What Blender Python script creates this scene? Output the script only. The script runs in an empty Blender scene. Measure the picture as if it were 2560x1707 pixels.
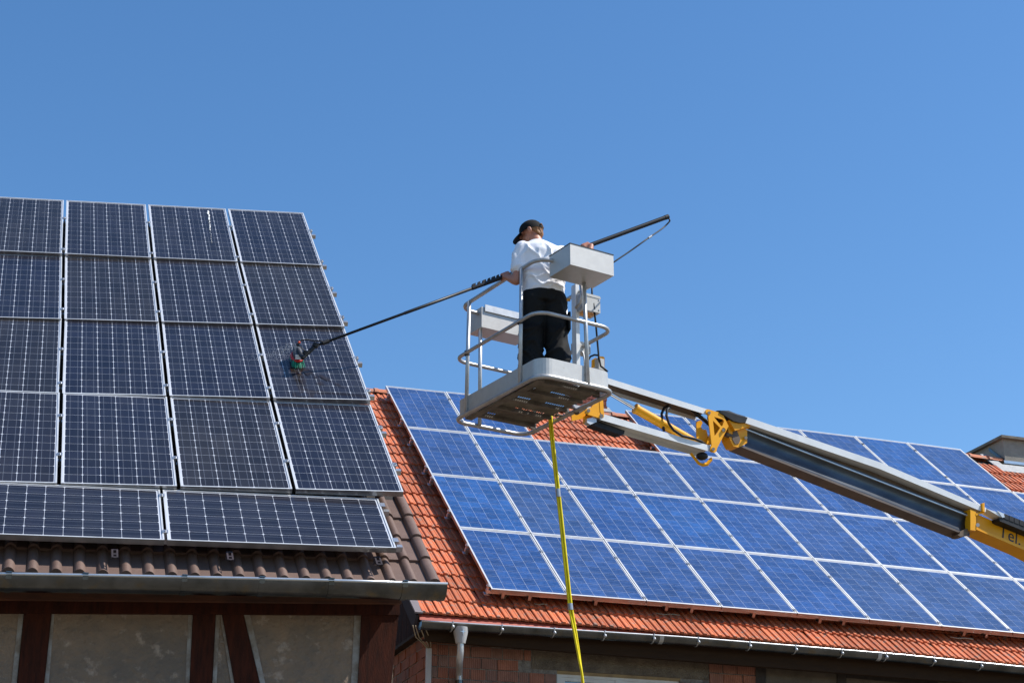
import bpy, math, random
import numpy as np
from mathutils import Matrix, Vector
random.seed(7); np.random.seed(7)
R_ = math.radians
sc = bpy.context.scene
COL = sc.collection

# ------------------------------------------------------------------ camera, world, sun
FPX, PITCH = 4138.0, 0.377            # focal length in pixels of a 2560 px wide frame
EYE = np.array([0.0, 0.0, 1.6])
cam = bpy.data.objects.new('camera', bpy.data.cameras.new('camera'))
COL.objects.link(cam)
cam.location = EYE
cam.rotation_euler = (math.pi / 2 + PITCH, 0, 0)
cam.data.sensor_width = 36
cam.data.lens = FPX / 2560 * 36
cam.data.clip_start = 0.1
cam.data.clip_end = 3000
sc.camera = cam

SUN_AZ, SUN_EL = 92.0, 53.0           # azimuth from +Y towards +X
w = bpy.data.worlds.new('World'); sc.world = w; w.use_nodes = True
nt = w.node_tree; nt.nodes.clear()
sky = nt.nodes.new('ShaderNodeTexSky'); sky.sky_type = 'NISHITA'; sky.sun_disc = False
sky.sun_elevation = R_(SUN_EL); sky.sun_rotation = R_(SUN_AZ)
sky.altitude = 100; sky.air_density = 1.0; sky.dust_density = 0.3; sky.ozone_density = 2.6
hs = nt.nodes.new('ShaderNodeHueSaturation'); hs.inputs['Saturation'].default_value = 1.22
bg = nt.nodes.new('ShaderNodeBackground'); bg.inputs['Strength'].default_value = 0.137
wo = nt.nodes.new('ShaderNodeOutputWorld')
nt.links.new(sky.outputs[0], hs.inputs['Color']); nt.links.new(hs.outputs[0], bg.inputs['Color'])
nt.links.new(bg.outputs[0], wo.inputs['Surface'])
LDIR = np.array([math.sin(R_(SUN_AZ)) * math.cos(R_(SUN_EL)), math.cos(R_(SUN_AZ)) * math.cos(R_(SUN_EL)), math.sin(R_(SUN_EL))])
sun = bpy.data.objects.new('sun', bpy.data.lights.new('sun', 'SUN'))
COL.objects.link(sun)
sun.data.energy = 4.7; sun.data.angle = R_(0.53); sun.data.color = (1.0, 0.95, 0.88)
sun.rotation_euler = Vector(LDIR).to_track_quat('Z', 'Y').to_euler()
sun.location = (20, 0, 30)
sc.view_settings.view_transform = 'Standard'
sc.view_settings.look = 'None'
sc.view_settings.gamma = 1
sc.view_settings.use_curve_mapping = False
sc.view_settings.exposure = 0.35

# ------------------------------------------------------------------ survey helpers (true 3D positions from sight lines)
_cp, _sp = math.cos(PITCH), math.sin(PITCH)
VF = np.array([0, _cp, _sp]); VU = np.array([0, -_sp, _cp]); VX = np.array([1.0, 0, 0])
def ray(x, y):
    d = VF + VX * (x - 1280) / FPX - VU * (y - 853.5) / FPX
    return d / d[1]
def at(x, y, Y): return EYE + ray(x, y) * Y
def hit(x, y, o, n):
    d = ray(x, y)
    return EYE + d * (((np.asarray(o) - EYE) @ n) / (d @ n))
def unit(v): v = np.asarray(v, float); return v / np.linalg.norm(v)
def axes(yaw, tilt, sl=0.0):
    a = np.array([math.cos(yaw) * math.cos(sl), math.sin(yaw) * math.cos(sl), math.sin(sl)])
    b = math.cos(tilt) * np.array([-math.sin(yaw), math.cos(yaw), 0]) + np.array([0, 0, math.sin(tilt)])
    b = unit(b - a * (a @ b))
    return a, b, np.cross(a, b)
UPZ = np.array([0, 0, 1.0])

# ------------------------------------------------------------------ materials
MATS = {}
def M(name, col, rough=0.5, metal=0.0, coat=0.0, var=0.0, noise=None, bump=None, spec=0.5, stretch=None, noise2=None, streak=None, wave=None):
    """procedural Principled: noise=(scale, colour2, lo, hi[, detail]) mixed over the base colour, bump=(scale, strength)"""
    m = bpy.data.materials.new(name); m.use_nodes = True
    t = m.node_tree; N = t.nodes; L = t.links
    p = N['Principled BSDF']
    p.inputs['Base Color'].default_value = (*col, 1); p.inputs['Roughness'].default_value = rough
    p.inputs['Metallic'].default_value = metal; p.inputs['Coat Weight'].default_value = coat
    p.inputs['Coat Roughness'].default_value = 0.06; p.inputs['Specular IOR Level'].default_value = spec
    geo = N.new('ShaderNodeNewGeometry')
    vec = geo.outputs['Position']
    if stretch:
        mp = N.new('ShaderNodeMapping'); mp.inputs['Scale'].default_value = stretch
        L.new(vec, mp.inputs['Vector']); vec = mp.outputs[0]
    c = N.new('ShaderNodeRGB'); c.outputs[0].default_value = (*col, 1); cur = c.outputs[0]
    def mixin(cur, nz):
        n = N.new('ShaderNodeTexNoise'); n.inputs['Scale'].default_value = nz[0]
        n.inputs['Detail'].default_value = nz[4] if len(nz) > 4 else 5
        n.inputs['Roughness'].default_value = 0.65
        L.new(vec, n.inputs['Vector'])
        r = N.new('ShaderNodeMapRange'); r.inputs['From Min'].default_value = nz[2]; r.inputs['From Max'].default_value = nz[3]
        L.new(n.outputs['Fac'], r.inputs['Value'])
        mx = N.new('ShaderNodeMix'); mx.data_type = 'RGBA'
        L.new(r.outputs[0], mx.inputs['Factor']); L.new(cur, mx.inputs['A']); mx.inputs['B'].default_value = (*nz[1], 1)
        return mx.outputs['Result']
    if noise: cur = mixin(cur, noise)
    if noise2: cur = mixin(cur, noise2)
    if var:
        oi = N.new('ShaderNodeObjectInfo')
        r = N.new('ShaderNodeMapRange'); r.inputs['To Min'].default_value = 1 - var; r.inputs['To Max'].default_value = 1 + var
        L.new(oi.outputs['Random'], r.inputs['Value'])
        h = N.new('ShaderNodeHueSaturation'); L.new(cur, h.inputs['Color']); L.new(r.outputs[0], h.inputs['Value'])
        cur = h.outputs[0]
    L.new(cur, p.inputs['Base Color'])
    hgt = None
    if bump:
        n = N.new('ShaderNodeTexNoise'); n.inputs['Scale'].default_value = bump[0]; n.inputs['Detail'].default_value = 6
        L.new(vec, n.inputs['Vector'])
        b = N.new('ShaderNodeBump'); b.inputs['Strength'].default_value = bump[1]; b.inputs['Distance'].default_value = bump[2] if len(bump) > 2 else 0.01
        L.new(n.outputs['Fac'], b.inputs['Height']); L.new(b.outputs[0], p.inputs['Normal'])
    MATS[name] = m
    return m

def cell_material(name, base, rndlo, rndhi, tint, bus, busaxis, busw, busc, rough, crystal=None, coat=1.0, dust=0.0):
    m = bpy.data.materials.new(name); m.use_nodes = True
    t = m.node_tree; N = t.nodes; L = t.links
    p = N['Principled BSDF']
    p.inputs['Roughness'].default_value = rough; p.inputs['Coat Weight'].default_value = coat
    p.inputs['Coat Roughness'].default_value = 0.04; p.inputs['Specular IOR Level'].default_value = 0.05
    tc = N.new('ShaderNodeTexCoord'); sep = N.new('ShaderNodeSeparateXYZ')
    L.new(tc.outputs['Object'], sep.inputs[0])
    oi = N.new('ShaderNodeObjectInfo')
    r = N.new('ShaderNodeMapRange'); r.inputs['To Min'].default_value = rndlo; r.inputs['To Max'].default_value = rndhi
    L.new(oi.outputs['Random'], r.inputs['Value'])
    c = N.new('ShaderNodeMix'); c.data_type = 'RGBA'
    c.inputs['A'].default_value = (*base, 1); c.inputs['B'].default_value = (*tint, 1)
    if crystal:
        geo = N.new('ShaderNodeNewGeometry')
        v = N.new('ShaderNodeTexVoronoi'); v.inputs['Scale'].default_value = crystal
        L.new(geo.outputs['Position'], v.inputs['Vector'])
        nz = N.new('ShaderNodeTexNoise'); nz.inputs['Scale'].default_value = 2.2; nz.inputs['Detail'].default_value = 4
        L.new(geo.outputs['Position'], nz.inputs['Vector'])
        sepc = N.new('ShaderNodeSeparateColor'); L.new(v.outputs['Color'], sepc.inputs[0])
        ad = N.new('ShaderNodeMath'); ad.operation = 'MULTIPLY_ADD'; ad.inputs[1].default_value = 0.45
        L.new(sepc.outputs[0], ad.inputs[0]); L.new(nz.outputs['Fac'], ad.inputs[2])
        sb = N.new('ShaderNodeMapRange'); sb.inputs['From Min'].default_value = 0.4; sb.inputs['From Max'].default_value = 1.0
        L.new(ad.outputs[0], sb.inputs['Value']); L.new(sb.outputs[0], c.inputs['Factor'])
    else:
        geo = N.new('ShaderNodeNewGeometry')
        nz = N.new('ShaderNodeTexNoise'); nz.inputs['Scale'].default_value = 1.3; nz.inputs['Detail'].default_value = 5
        L.new(geo.outputs['Position'], nz.inputs['Vector'])
        sb = N.new('ShaderNodeMapRange'); sb.inputs['From Min'].default_value = 0.35; sb.inputs['From Max'].default_value = 0.7
        L.new(nz.outputs['Fac'], sb.inputs['Value']); L.new(sb.outputs[0], c.inputs['Factor'])
    h = N.new('ShaderNodeHueSaturation'); L.new(c.outputs['Result'], h.inputs['Color']); L.new(r.outputs[0], h.inputs['Value'])
    ab = N.new('ShaderNodeMath'); ab.operation = 'ABSOLUTE'; L.new(sep.outputs[busaxis], ab.inputs[0])
    sb2 = N.new('ShaderNodeMath'); sb2.operation = 'SUBTRACT'; L.new(ab.outputs[0], sb2.inputs[0]); sb2.inputs[1].default_value = bus
    ab2 = N.new('ShaderNodeMath'); ab2.operation = 'ABSOLUTE'; L.new(sb2.outputs[0], ab2.inputs[0])
    lt = N.new('ShaderNodeMath'); lt.operation = 'LESS_THAN'; L.new(ab2.outputs[0], lt.inputs[0]); lt.inputs[1].default_value = busw / 2
    mx = N.new('ShaderNodeMix'); mx.data_type = 'RGBA'
    L.new(lt.outputs[0], mx.inputs['Factor']); L.new(h.outputs[0], mx.inputs['A']); mx.inputs['B'].default_value = (*busc, 1)
    dn = N.new('ShaderNodeTexNoise'); dn.inputs['Scale'].default_value = 1.7; dn.inputs['Detail'].default_value = 8; dn.inputs['Roughness'].default_value = 0.75
    dmp = N.new('ShaderNodeMapping'); dmp.inputs['Scale'].default_value = (1.6, 0.7, 0.7); L.new(geo.outputs['Position'], dmp.inputs['Vector']); L.new(dmp.outputs[0], dn.inputs['Vector'])
    dr = N.new('ShaderNodeMapRange'); dr.inputs['From Min'].default_value = 0.45; dr.inputs['From Max'].default_value = 0.8; dr.inputs['To Max'].default_value = dust
    L.new(dn.outputs['Fac'], dr.inputs['Value'])
    dx = N.new('ShaderNodeMix'); dx.data_type = 'RGBA'; L.new(dr.outputs[0], dx.inputs['Factor']); L.new(mx.outputs['Result'], dx.inputs['A']); dx.inputs['B'].default_value = (0.30, 0.27, 0.23, 1)
    L.new(dx.outputs['Result'], p.inputs['Base Color'])
    MATS[name] = m
    return m

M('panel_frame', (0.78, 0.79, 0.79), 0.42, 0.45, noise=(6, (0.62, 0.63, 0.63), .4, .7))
M('frame_metal_shaded', (0.36, 0.355, 0.35), 0.28, 0.95, noise=(5, (0.27, 0.26, 0.26), .4, .7))  # darker copy of the frame metal: shade of the side faces put into colour
M('backsheet', (0.58, 0.60, 0.65), 0.4, 0, coat=0.6)
MONO_TONES = [((0.014, 0.015, 0.025), (0.020, 0.020, 0.027)), ((0.012, 0.014, 0.027), (0.018, 0.020, 0.031)), ((0.017, 0.017, 0.023), (0.024, 0.023, 0.026))]
for k, (c1, c2) in enumerate(MONO_TONES):
    cell_material(f'mono_cell_{k}', c1, 0.8, 1.25, c2, 0.030, 0, 0.0020, (0.15, 0.165, 0.20), 0.4, dust=0.04, coat=0.55)
cell_material('mono_cell_wide', *(MONO_TONES[0][0], 0.8, 1.25, MONO_TONES[1][1]), 0.030, 1, 0.0020, (0.15, 0.165, 0.20), 0.4, dust=0.04, coat=0.55)
POLY_TONES = [((0.013, 0.045, 0.155), (0.026, 0.083, 0.25)), ((0.016, 0.046, 0.145), (0.032, 0.080, 0.225)), ((0.012, 0.050, 0.175), (0.024, 0.095, 0.28)), ((0.020, 0.050, 0.140), (0.036, 0.082, 0.21))]
for k, (c1, c2) in enumerate(POLY_TONES):
    cell_material(f'poly_cell_{k}', c1, 0.80, 1.25, c2, 0.039, 1, 0.0034, (0.13, 0.19, 0.36), 0.35, crystal=38, coat=0.8, dust=0.06)
M('aluminium', (0.62, 0.63, 0.64), 0.35, 0.85, noise=(14, (0.45, 0.46, 0.47), .4, .7))
M('dark_deck', (0.03, 0.026, 0.024), 0.9)
M('brown_tile', (0.128, 0.078, 0.060), 0.6, var=0.14, noise=(9, (0.16, 0.10, 0.078), .4, .75), noise2=(60, (0.16, 0.14, 0.13), .70, .78), bump=(140, 0.25))
M('orange_tile', (0.55, 0.142, 0.050), 0.8, var=0.20, noise=(5, (0.46, 0.108, 0.042), .4, .72), noise2=(17, (0.25, 0.19, 0.15), .53, .66), bump=(70, 0.3))
M('ridge_tile_clay', (0.52, 0.17, 0.08), 0.8, var=0.12, noise=(9, (0.30, 0.22, 0.17), .5, .7), bump=(50, 0.4))
M('orange_flashing', (0.47, 0.085, 0.045), 0.5, noise=(3, (0.40, 0.07, 0.04), .4, .7))
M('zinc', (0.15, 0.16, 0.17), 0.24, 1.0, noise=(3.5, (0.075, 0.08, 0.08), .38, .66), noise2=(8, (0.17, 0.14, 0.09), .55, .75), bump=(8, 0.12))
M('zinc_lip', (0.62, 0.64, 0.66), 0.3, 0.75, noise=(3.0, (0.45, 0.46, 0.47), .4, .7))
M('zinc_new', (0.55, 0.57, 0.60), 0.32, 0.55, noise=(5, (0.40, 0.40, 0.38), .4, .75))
M('grey_plastic_pipe', (0.42, 0.42, 0.42), 0.5, 0.0)
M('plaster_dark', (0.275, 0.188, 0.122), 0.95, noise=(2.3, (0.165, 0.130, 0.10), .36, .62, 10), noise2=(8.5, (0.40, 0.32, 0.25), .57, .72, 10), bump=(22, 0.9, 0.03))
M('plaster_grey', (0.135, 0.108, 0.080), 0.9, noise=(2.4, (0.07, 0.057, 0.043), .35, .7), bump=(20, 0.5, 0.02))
M('painted_border', (0.33, 0.31, 0.28), 0.85, noise=(7, (0.20, 0.155, 0.115), .40, .60, 9), bump=(40, 0.3))
M('red_timber', (0.062, 0.016, 0.008), 0.85, spec=0.15, noise=(5, (0.026, 0.009, 0.006), .35, .66, 9), noise2=(30, (0.13, 0.085, 0.065), .67, .80), bump=(30, 0.3), stretch=(6, 6, 1))
M('orange_fascia', (0.13, 0.045, 0.018), 0.7, noise=(3, (0.05, 0.02, 0.012), .35, .65), stretch=(1, 1, 6))
M('dark_timber', (0.035, 0.024, 0.018), 0.75, noise=(4, (0.02, 0.014, 0.011), .35, .7), bump=(30, 0.4), stretch=(5, 5, 1))
M('soffit_wood', (0.040, 0.021, 0.010), 0.85, spec=0.2, noise=(4, (0.03, 0.017, 0.010), .35, .7), bump=(24, 0.3), stretch=(1, 1, 6))
M('gable_cladding', (0.030, 0.013, 0.010), 0.9, spec=0.1, var=0.35, noise=(2.5, (0.10, 0.030, 0.012), .55, .8), bump=(30, 0.4), stretch=(6, 6, 1))
M('mortar', (0.27, 0.245, 0.21), 0.95, noise=(12, (0.10, 0.085, 0.07), .35, .7), bump=(60, 0.8, 0.02))
M('concrete_rough', (0.19, 0.152, 0.108), 0.95, noise=(5, (0.095, 0.076, 0.056), .35, .65), noise2=(60, (0.30, 0.255, 0.195), .6, .75), bump=(70, 1.0, 0.02))
M('render_grey', (0.33, 0.30, 0.25), 0.9, noise=(5, (0.23, 0.205, 0.17), .35, .7), noise2=(40, (0.40, 0.37, 0.32), .6, .8), bump=(50, 0.5, 0.01))
M('slab_concrete', (0.24, 0.21, 0.16), 0.9, noise=(6, (0.13, 0.115, 0.09), .35, .7), bump=(50, 0.6, 0.01))
M('lead', (0.33, 0.34, 0.35), 0.55, 0.3, noise=(6, (0.25, 0.26, 0.27), .35, .7), bump=(14, 0.3, 0.02))
M('slate_cap', (0.22, 0.19, 0.20), 0.7, var=0.12, noise=(10, (0.17, 0.15, 0.16), .35, .7))
M('slate_board', (0.05, 0.038, 0.045), 0.85, spec=0.2, noise=(6, (0.035, 0.03, 0.034), .35, .7), bump=(20, .3))
M('window_white', (0.62, 0.61, 0.56), 0.45, noise=(5, (0.52, 0.50, 0.45), .45, .75))
M('seal_tan', (0.30, 0.23, 0.12), 0.8, noise=(10, (0.20, 0.15, 0.09), .4, .7))
M('galvanised', (0.60, 0.61, 0.61), 0.45, 0.6, noise=(9, (0.46, 0.47, 0.48), .38, .68), noise2=(24, (0.42, 0.33, 0.22), .70, .8))
M('galvanised_plate', (0.58, 0.56, 0.515), 0.45, 0.35, noise=(13, (0.53, 0.51, 0.47), .36, .66), noise2=(10, (0.34, 0.27, 0.18), .66, .78), bump=(9, 0.06))
M('alu_tube', (0.50, 0.49, 0.475), 0.45, 0.65, noise=(13, (0.40, 0.38, 0.36), .42, .66), noise2=(30, (0.26, 0.22, 0.19), .62, .75))
M('floor_mesh', (0.20, 0.175, 0.14), 0.7, 0.2, noise=(7, (0.10, 0.085, 0.068), .35, .65), noise2=(18, (0.12, 0.05, 0.025), .62, .74), bump=(30, 0.4))
M('lift_yellow', (0.88, 0.40, 0.008), 0.4, 0.0, spec=0.3, noise=(4, (0.80, 0.34, 0.008), .4, .7), noise2=(22, (0.30, 0.14, 0.03), .70, .8))
M('boom_white', (0.74, 0.76, 0.76), 0.4, 0.0, noise=(5, (0.64, 0.66, 0.66), .4, .7), noise2=(26, (0.35, 0.34, 0.32), .70, .8))
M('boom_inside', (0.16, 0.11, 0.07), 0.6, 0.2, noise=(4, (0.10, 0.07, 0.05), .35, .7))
M('boom_steel', (0.072, 0.080, 0.090), 0.36, 0.95, noise=(1.6, (0.04, 0.045, 0.052), .35, .65), stretch=(1, 1, 3))
M('boom_under', (0.17, 0.125, 0.095), 0.5, 0.2, noise=(3, (0.10, 0.075, 0.06), .35, .7), stretch=(1, 1, 6))
M('chrome', (0.75, 0.76, 0.78), 0.12, 1.0)
M('black_rubber', (0.008, 0.008, 0.0085), 0.55, spec=0.35, noise=(12, (0.022, 0.022, 0.024), .4, .7))
M('black_pole', (0.006, 0.0065, 0.008), 0.45, 0.0, spec=0.35)
M('hose_yellow', (0.90, 0.74, 0.010), 0.5, spec=0.25, noise=(5, (0.66, 0.50, 0.008), .4, .7))
M('tape_grey', (0.42, 0.43, 0.45), 0.35, 0.5)
M('steel_bolt', (0.6, 0.61, 0.62), 0.3, 0.9)
M('box_plastic', (0.50, 0.50, 0.48), 0.55, noise=(5, (0.44, 0.44, 0.42), .4, .7))
M('lettering_blue', (0.012, 0.016, 0.035), 0.5)
M('shirt_white', (0.83, 0.83, 0.86), 0.85, bump=(220, 0.12, 0.004))
M('trouser_black', (0.012, 0.012, 0.0122), 0.75, spec=0.18, noise=(9, (0.010, 0.010, 0.010), .4, .7), bump=(180, 0.15, 0.004))
M('skin', (0.47, 0.205, 0.125), 0.5, noise=(14, (0.42, 0.16, 0.095), .4, .7))
M('hair_ginger', (0.30, 0.135, 0.045), 0.6, noise=(50, (0.16, 0.065, 0.022), .35, .65), bump=(90, 0.8, 0.01), stretch=(1, 1, .4))
M('cap_black', (0.008, 0.008, 0.0085), 0.85, spec=0.25, bump=(200, 0.2, 0.004))
M('cap_trim', (0.25, 0.13, 0.05), 0.7)
M('shoe_leather', (0.02, 0.018, 0.016), 0.5)
M('brush_grey', (0.055, 0.06, 0.066), 0.45, noise=(20, (0.075, 0.08, 0.085), .4, .7))
M('brush_red', (0.55, 0.010, 0.012), 0.4)
M('bristle_green', (0.004, 0.23, 0.145), 0.6)
M('label_white', (0.78, 0.79, 0.80), 0.4)
M('label_print', (0.45, 0.48, 0.55), 0.5)
M('nozzle_orange', (0.75, 0.09, 0.02), 0.4)
M('decal_yellow', (0.75, 0.33, 0.03), 0.5, noise=(30, (0.35, 0.15, 0.03), .5, .6))
M('gravel', (0.16, 0.13, 0.09), 0.95, noise=(0.7, (0.12, 0.095, 0.066), .35, .65), noise2=(30, (0.20, 0.18, 0.15), .5, .7), bump=(40, 0.6, 0.02))
M('dropping_white', (0.72, 0.72, 0.70), 0.8)
M('cable_grey', (0.34, 0.27, 0.18), 0.6)
M('conduit', (0.40, 0.375, 0.35), 0.55)
M('nest_mud', (0.15, 0.12, 0.085), 0.95, noise=(30, (0.08, 0.06, 0.045), .4, .6), bump=(50, 1, .03))

def brick_material(name, c1, c2, c3, u):
    m = bpy.data.materials.new(name); m.use_nodes = True
    t = m.node_tree; N = t.nodes; L = t.links; p = N['Principled BSDF']; p.inputs['Roughness'].default_value = 0.9
    oi = N.new('ShaderNodeObjectInfo'); geo = N.new('ShaderNodeNewGeometry')
    rp = N.new('ShaderNodeValToRGB'); rp.color_ramp.elements[0].color = (*c1, 1); rp.color_ramp.elements[1].color = (*c3, 1)
    e = rp.color_ramp.elements.new(0.5); e.color = (*c2, 1)
    L.new(oi.outputs['Random'], rp.inputs[0])
    n = N.new('ShaderNodeTexNoise'); n.inputs['Scale'].default_value = 9; n.inputs['Detail'].default_value = 6
    L.new(geo.outputs['Position'], n.inputs['Vector'])
    r = N.new('ShaderNodeMapRange'); r.inputs['To Min'].default_value = 0.6; r.inputs['To Max'].default_value = 1.4
    L.new(n.outputs['Fac'], r.inputs['Value'])
    h = N.new('ShaderNodeHueSaturation'); L.new(rp.outputs[0], h.inputs['Color']); L.new(r.outputs[0], h.inputs['Value'])
    L.new(h.outputs[0], p.inputs['Base Color'])
    d = N.new('ShaderNodeVectorMath'); d.operation = 'DOT_PRODUCT'; d.inputs[1].default_value = tuple(u)
    L.new(geo.outputs['Position'], d.inputs[0])
    s = N.new('ShaderNodeMath'); s.operation = 'MULTIPLY'; s.inputs[1].default_value = 2 * math.pi / 0.024
    L.new(d.outputs['Value'], s.inputs[0])
    sn = N.new('ShaderNodeMath'); sn.operation = 'SINE'; L.new(s.outputs[0], sn.inputs[0])
    ad = N.new('ShaderNodeMath'); ad.operation = 'MULTIPLY_ADD'; ad.inputs[1].default_value = 0.5
    L.new(sn.outputs[0], ad.inputs[0]); L.new(n.outputs['Fac'], ad.inputs[2])
    b = N.new('ShaderNodeBump'); b.inputs['Strength'].default_value = 0.8; b.inputs['Distance'].default_value = 0.006
    L.new(ad.outputs[0], b.inputs['Height']); L.new(b.outputs[0], p.inputs['Normal'])
    MATS[name] = m

def glass_material():
    m = bpy.data.materials.new('window_glass'); m.use_nodes = True
    p = m.node_tree.nodes['Principled BSDF']
    p.inputs['Base Color'].default_value = (0.02, 0.025, 0.03, 1); p.inputs['Roughness'].default_value = 0.02
    p.inputs['Specular IOR Level'].default_value = 1.0; p.inputs['Coat Weight'].default_value = 1.0; p.inputs['Coat IOR'].default_value = 1.9
    MATS['window_glass'] = m
glass_material()

# ------------------------------------------------------------------ mesh helpers
class MB:
    def __init__(s): s.v = []; s.f = []
    def add(s, V, F):
        k = len(s.v); s.v += [tuple(map(float, p)) for p in V]; s.f += [tuple(i + k for i in f) for f in F]; return s
    def box(s, c, ax, ay, az):
        """centre and three half vectors"""
        c, ax, ay, az = (np.asarray(q, float) for q in (c, ax, ay, az))
        V = [c + i * ax + j * ay + k * az for k in (-1, 1) for j in (-1, 1) for i in (-1, 1)]
        F = [(0, 2, 3, 1), (4, 5, 7, 6), (0, 1, 5, 4), (2, 6, 7, 3), (0, 4, 6, 2), (1, 3, 7, 5)]
        if np.cross(ax, ay) @ az < 0: F = [f[::-1] for f in F]
        return s.add(V, F)
    def prism(s, poly, d):
        """closed polygon of 3D points extruded by vector d"""
        poly = [np.asarray(p, float) for p in poly]; n = len(poly); d = np.asarray(d, float)
        nn = sum(np.cross(poly[i] - poly[0], poly[i + 1] - poly[0]) for i in range(1, n - 1))
        if nn @ d > 0: poly = poly[::-1]
        V = poly + [p + d for p in poly]
        F = [tuple(range(n)), tuple(range(2 * n - 1, n - 1, -1))] + [(i, i + n, (i + 1) % n + n, (i + 1) % n) for i in range(n)]
        return s.add(V, F)
    def tube(s, path, r, seg=8, closed=False, caps=True):
        path = [np.asarray(p, float) for p in path]; n = len(path)
        rr = r if hasattr(r, '__len__') else [r] * n
        V = []; F = []
        u = None
        for i, p in enumerate(path):
            if closed: t = path[(i + 1) % n] - path[i - 1]
            else: t = path[min(i + 1, n - 1)] - path[max(i - 1, 0)]
            t = unit(t)
            if u is None:
                u = np.cross(t, UPZ)
                if np.linalg.norm(u) < 0.05: u = np.cross(t, np.array([1.0, 0, 0]))
            u = unit(u - t * (u @ t)); v = np.cross(t, u)
            for k in range(seg):
                a = 2 * math.pi * k / seg
                V.append(p + rr[i] * (math.cos(a) * u + math.sin(a) * v))
        m = n if closed else n - 1
        for i in range(m):
            for k in range(seg):
                a = i * seg + k; b = i * seg + (k + 1) % seg; c = ((i + 1) % n) * seg + (k + 1) % seg; d = ((i + 1) % n) * seg + k
                F.append((a, b, c, d))
        if caps and not closed:
            F.append(tuple(range(seg - 1, -1, -1))); F.append(tuple((n - 1) * seg + k for k in range(seg)))
        return s.add(V, F)
    def ball(s, c, r, seg=10, rings=6):
        c = np.asarray(c, float)
        rr = np.asarray(r if hasattr(r, '__len__') else (r, r, r), float)
        V = [c + rr * [0, 0, -1]]; F = []
        for i in range(1, rings):
            th = math.pi * i / rings
            for k in range(seg):
                ph = 2 * math.pi * k / seg
                V.append(c + rr * [math.sin(th) * math.cos(ph), math.sin(th) * math.sin(ph), -math.cos(th)])
        V.append(c + rr * [0, 0, 1]); e = len(V) - 1
        for k in range(seg):
            F.append((0, 1 + (k + 1) % seg, 1 + k)); F.append((e, e - seg + k, e - seg + (k + 1) % seg))
        for i in range(rings - 2):
            for k in range(seg):
                a = 1 + i * seg + k; b = 1 + i * seg + (k + 1) % seg
                F.append((a, b, b + seg, a + seg))
        return s.add(V, F)
    def loft(s, rings, caps=True):
        n = len(rings[0]); V = [p for r in rings for p in r]; F = []
        for i in range(len(rings) - 1):
            for k in range(n):
                F.append((i * n + k, i * n + (k + 1) % n, (i + 1) * n + (k + 1) % n, (i + 1) * n + k))
        if caps: F.append(tuple(range(n - 1, -1, -1))); F.append(tuple((len(rings) - 1) * n + k for k in range(n)))
        return s.add(V, F)
    def mesh(s, name, mat, smooth=None):
        me = bpy.data.meshes.new(name); me.from_pydata(s.v, [], s.f); me.materials.append(MATS[mat] if isinstance(mat, str) else mat)
        if smooth is not None:
            me.polygons.foreach_set('use_smooth', [True] * len(me.polygons))
            if smooth < 180: me.set_sharp_from_angle(angle=R_(smooth))
        me.update(); return me

ROOT = {}
def thing(name, label, cat, loc=(0, 0, 0), group=None, mat=None):
    o = bpy.data.objects.new(name, None); o.empty_display_size = 0.2; COL.objects.link(o)
    if mat is None: o.location = tuple(loc); ROOT[o.name] = Matrix.Translation(Vector(loc)).inverted()
    else: o.matrix_basis = mat; ROOT[o.name] = None
    o['label'] = label; o['category'] = cat
    if group: o['group'] = group
    return o
def put(name, me, parent, mat=None, label=None, kind=None, local=False):
    o = bpy.data.objects.new(name, me); COL.objects.link(o)
    if parent is not None:
        o.parent = parent
        inv = ROOT.get(parent.name)
        if inv is not None and not local: o.matrix_parent_inverse = inv
    if mat is not None: o.matrix_basis = mat
    if label: o['label'] = label
    if kind: o['kind'] = kind
    return o
def part(name, mb, mat, parent, smooth=None, **k): return put(name, mb.mesh(name, mat, smooth), parent, **k)
def frame(o, a, b, n): return Matrix(((a[0], b[0], n[0], o[0]), (a[1], b[1], n[1], o[1]), (a[2], b[2], n[2], o[2]), (0, 0, 0, 1)))

# ------------------------------------------------------------------ ground
g = MB().add([(-600, -600, 0), (600, -600, 0), (600, 900, 0), (-600, 900, 0)], [(0, 1, 2, 3)])
go = part('ground', g, 'gravel', None); go['kind'] = 'structure'

# ------------------------------------------------------------------ left house: frames of its (slightly sagging) roof
Z = EYE
LROW = [(0.273, 0.7513, 0.0538, (-3.1965, 11.2748, 3.3866)), (0.257, 0.7629, 0.0671, (-3.5704, 12.3697, 4.4579)),
        (0.2599, 0.7726, 0.0763, (-3.9227, 13.4138, 5.5239)), (0.2602, 0.7751, 0.0669, (-4.2892, 14.4533, 6.6293))]
LROW = [(*axes(y, t, s), np.array(o) + Z) for y, t, s, o in LROW]
LA, LB, LN = axes(0.2799, 0.7114, 0.0369); LO = np.array((-2.3288, 10.8949, 2.8736)) + Z
LH = np.array([-math.sin(0.2799), math.cos(0.2799), 0])     # horizontal, into the house
LAh = np.array([math.cos(0.2799), math.sin(0.2799), 0])
house_l = thing('timber_framed_house', 'timber framed house with red beams, brown tiled roof and dark solar panels', 'house', (-3.5, 12.0, 0))
HT = 0.185                                                    # tiles lie this far below the panel faces
def lt(u, v, h=0.0): return LO + LA * u + LB * v + LN * (h - HT)

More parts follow.
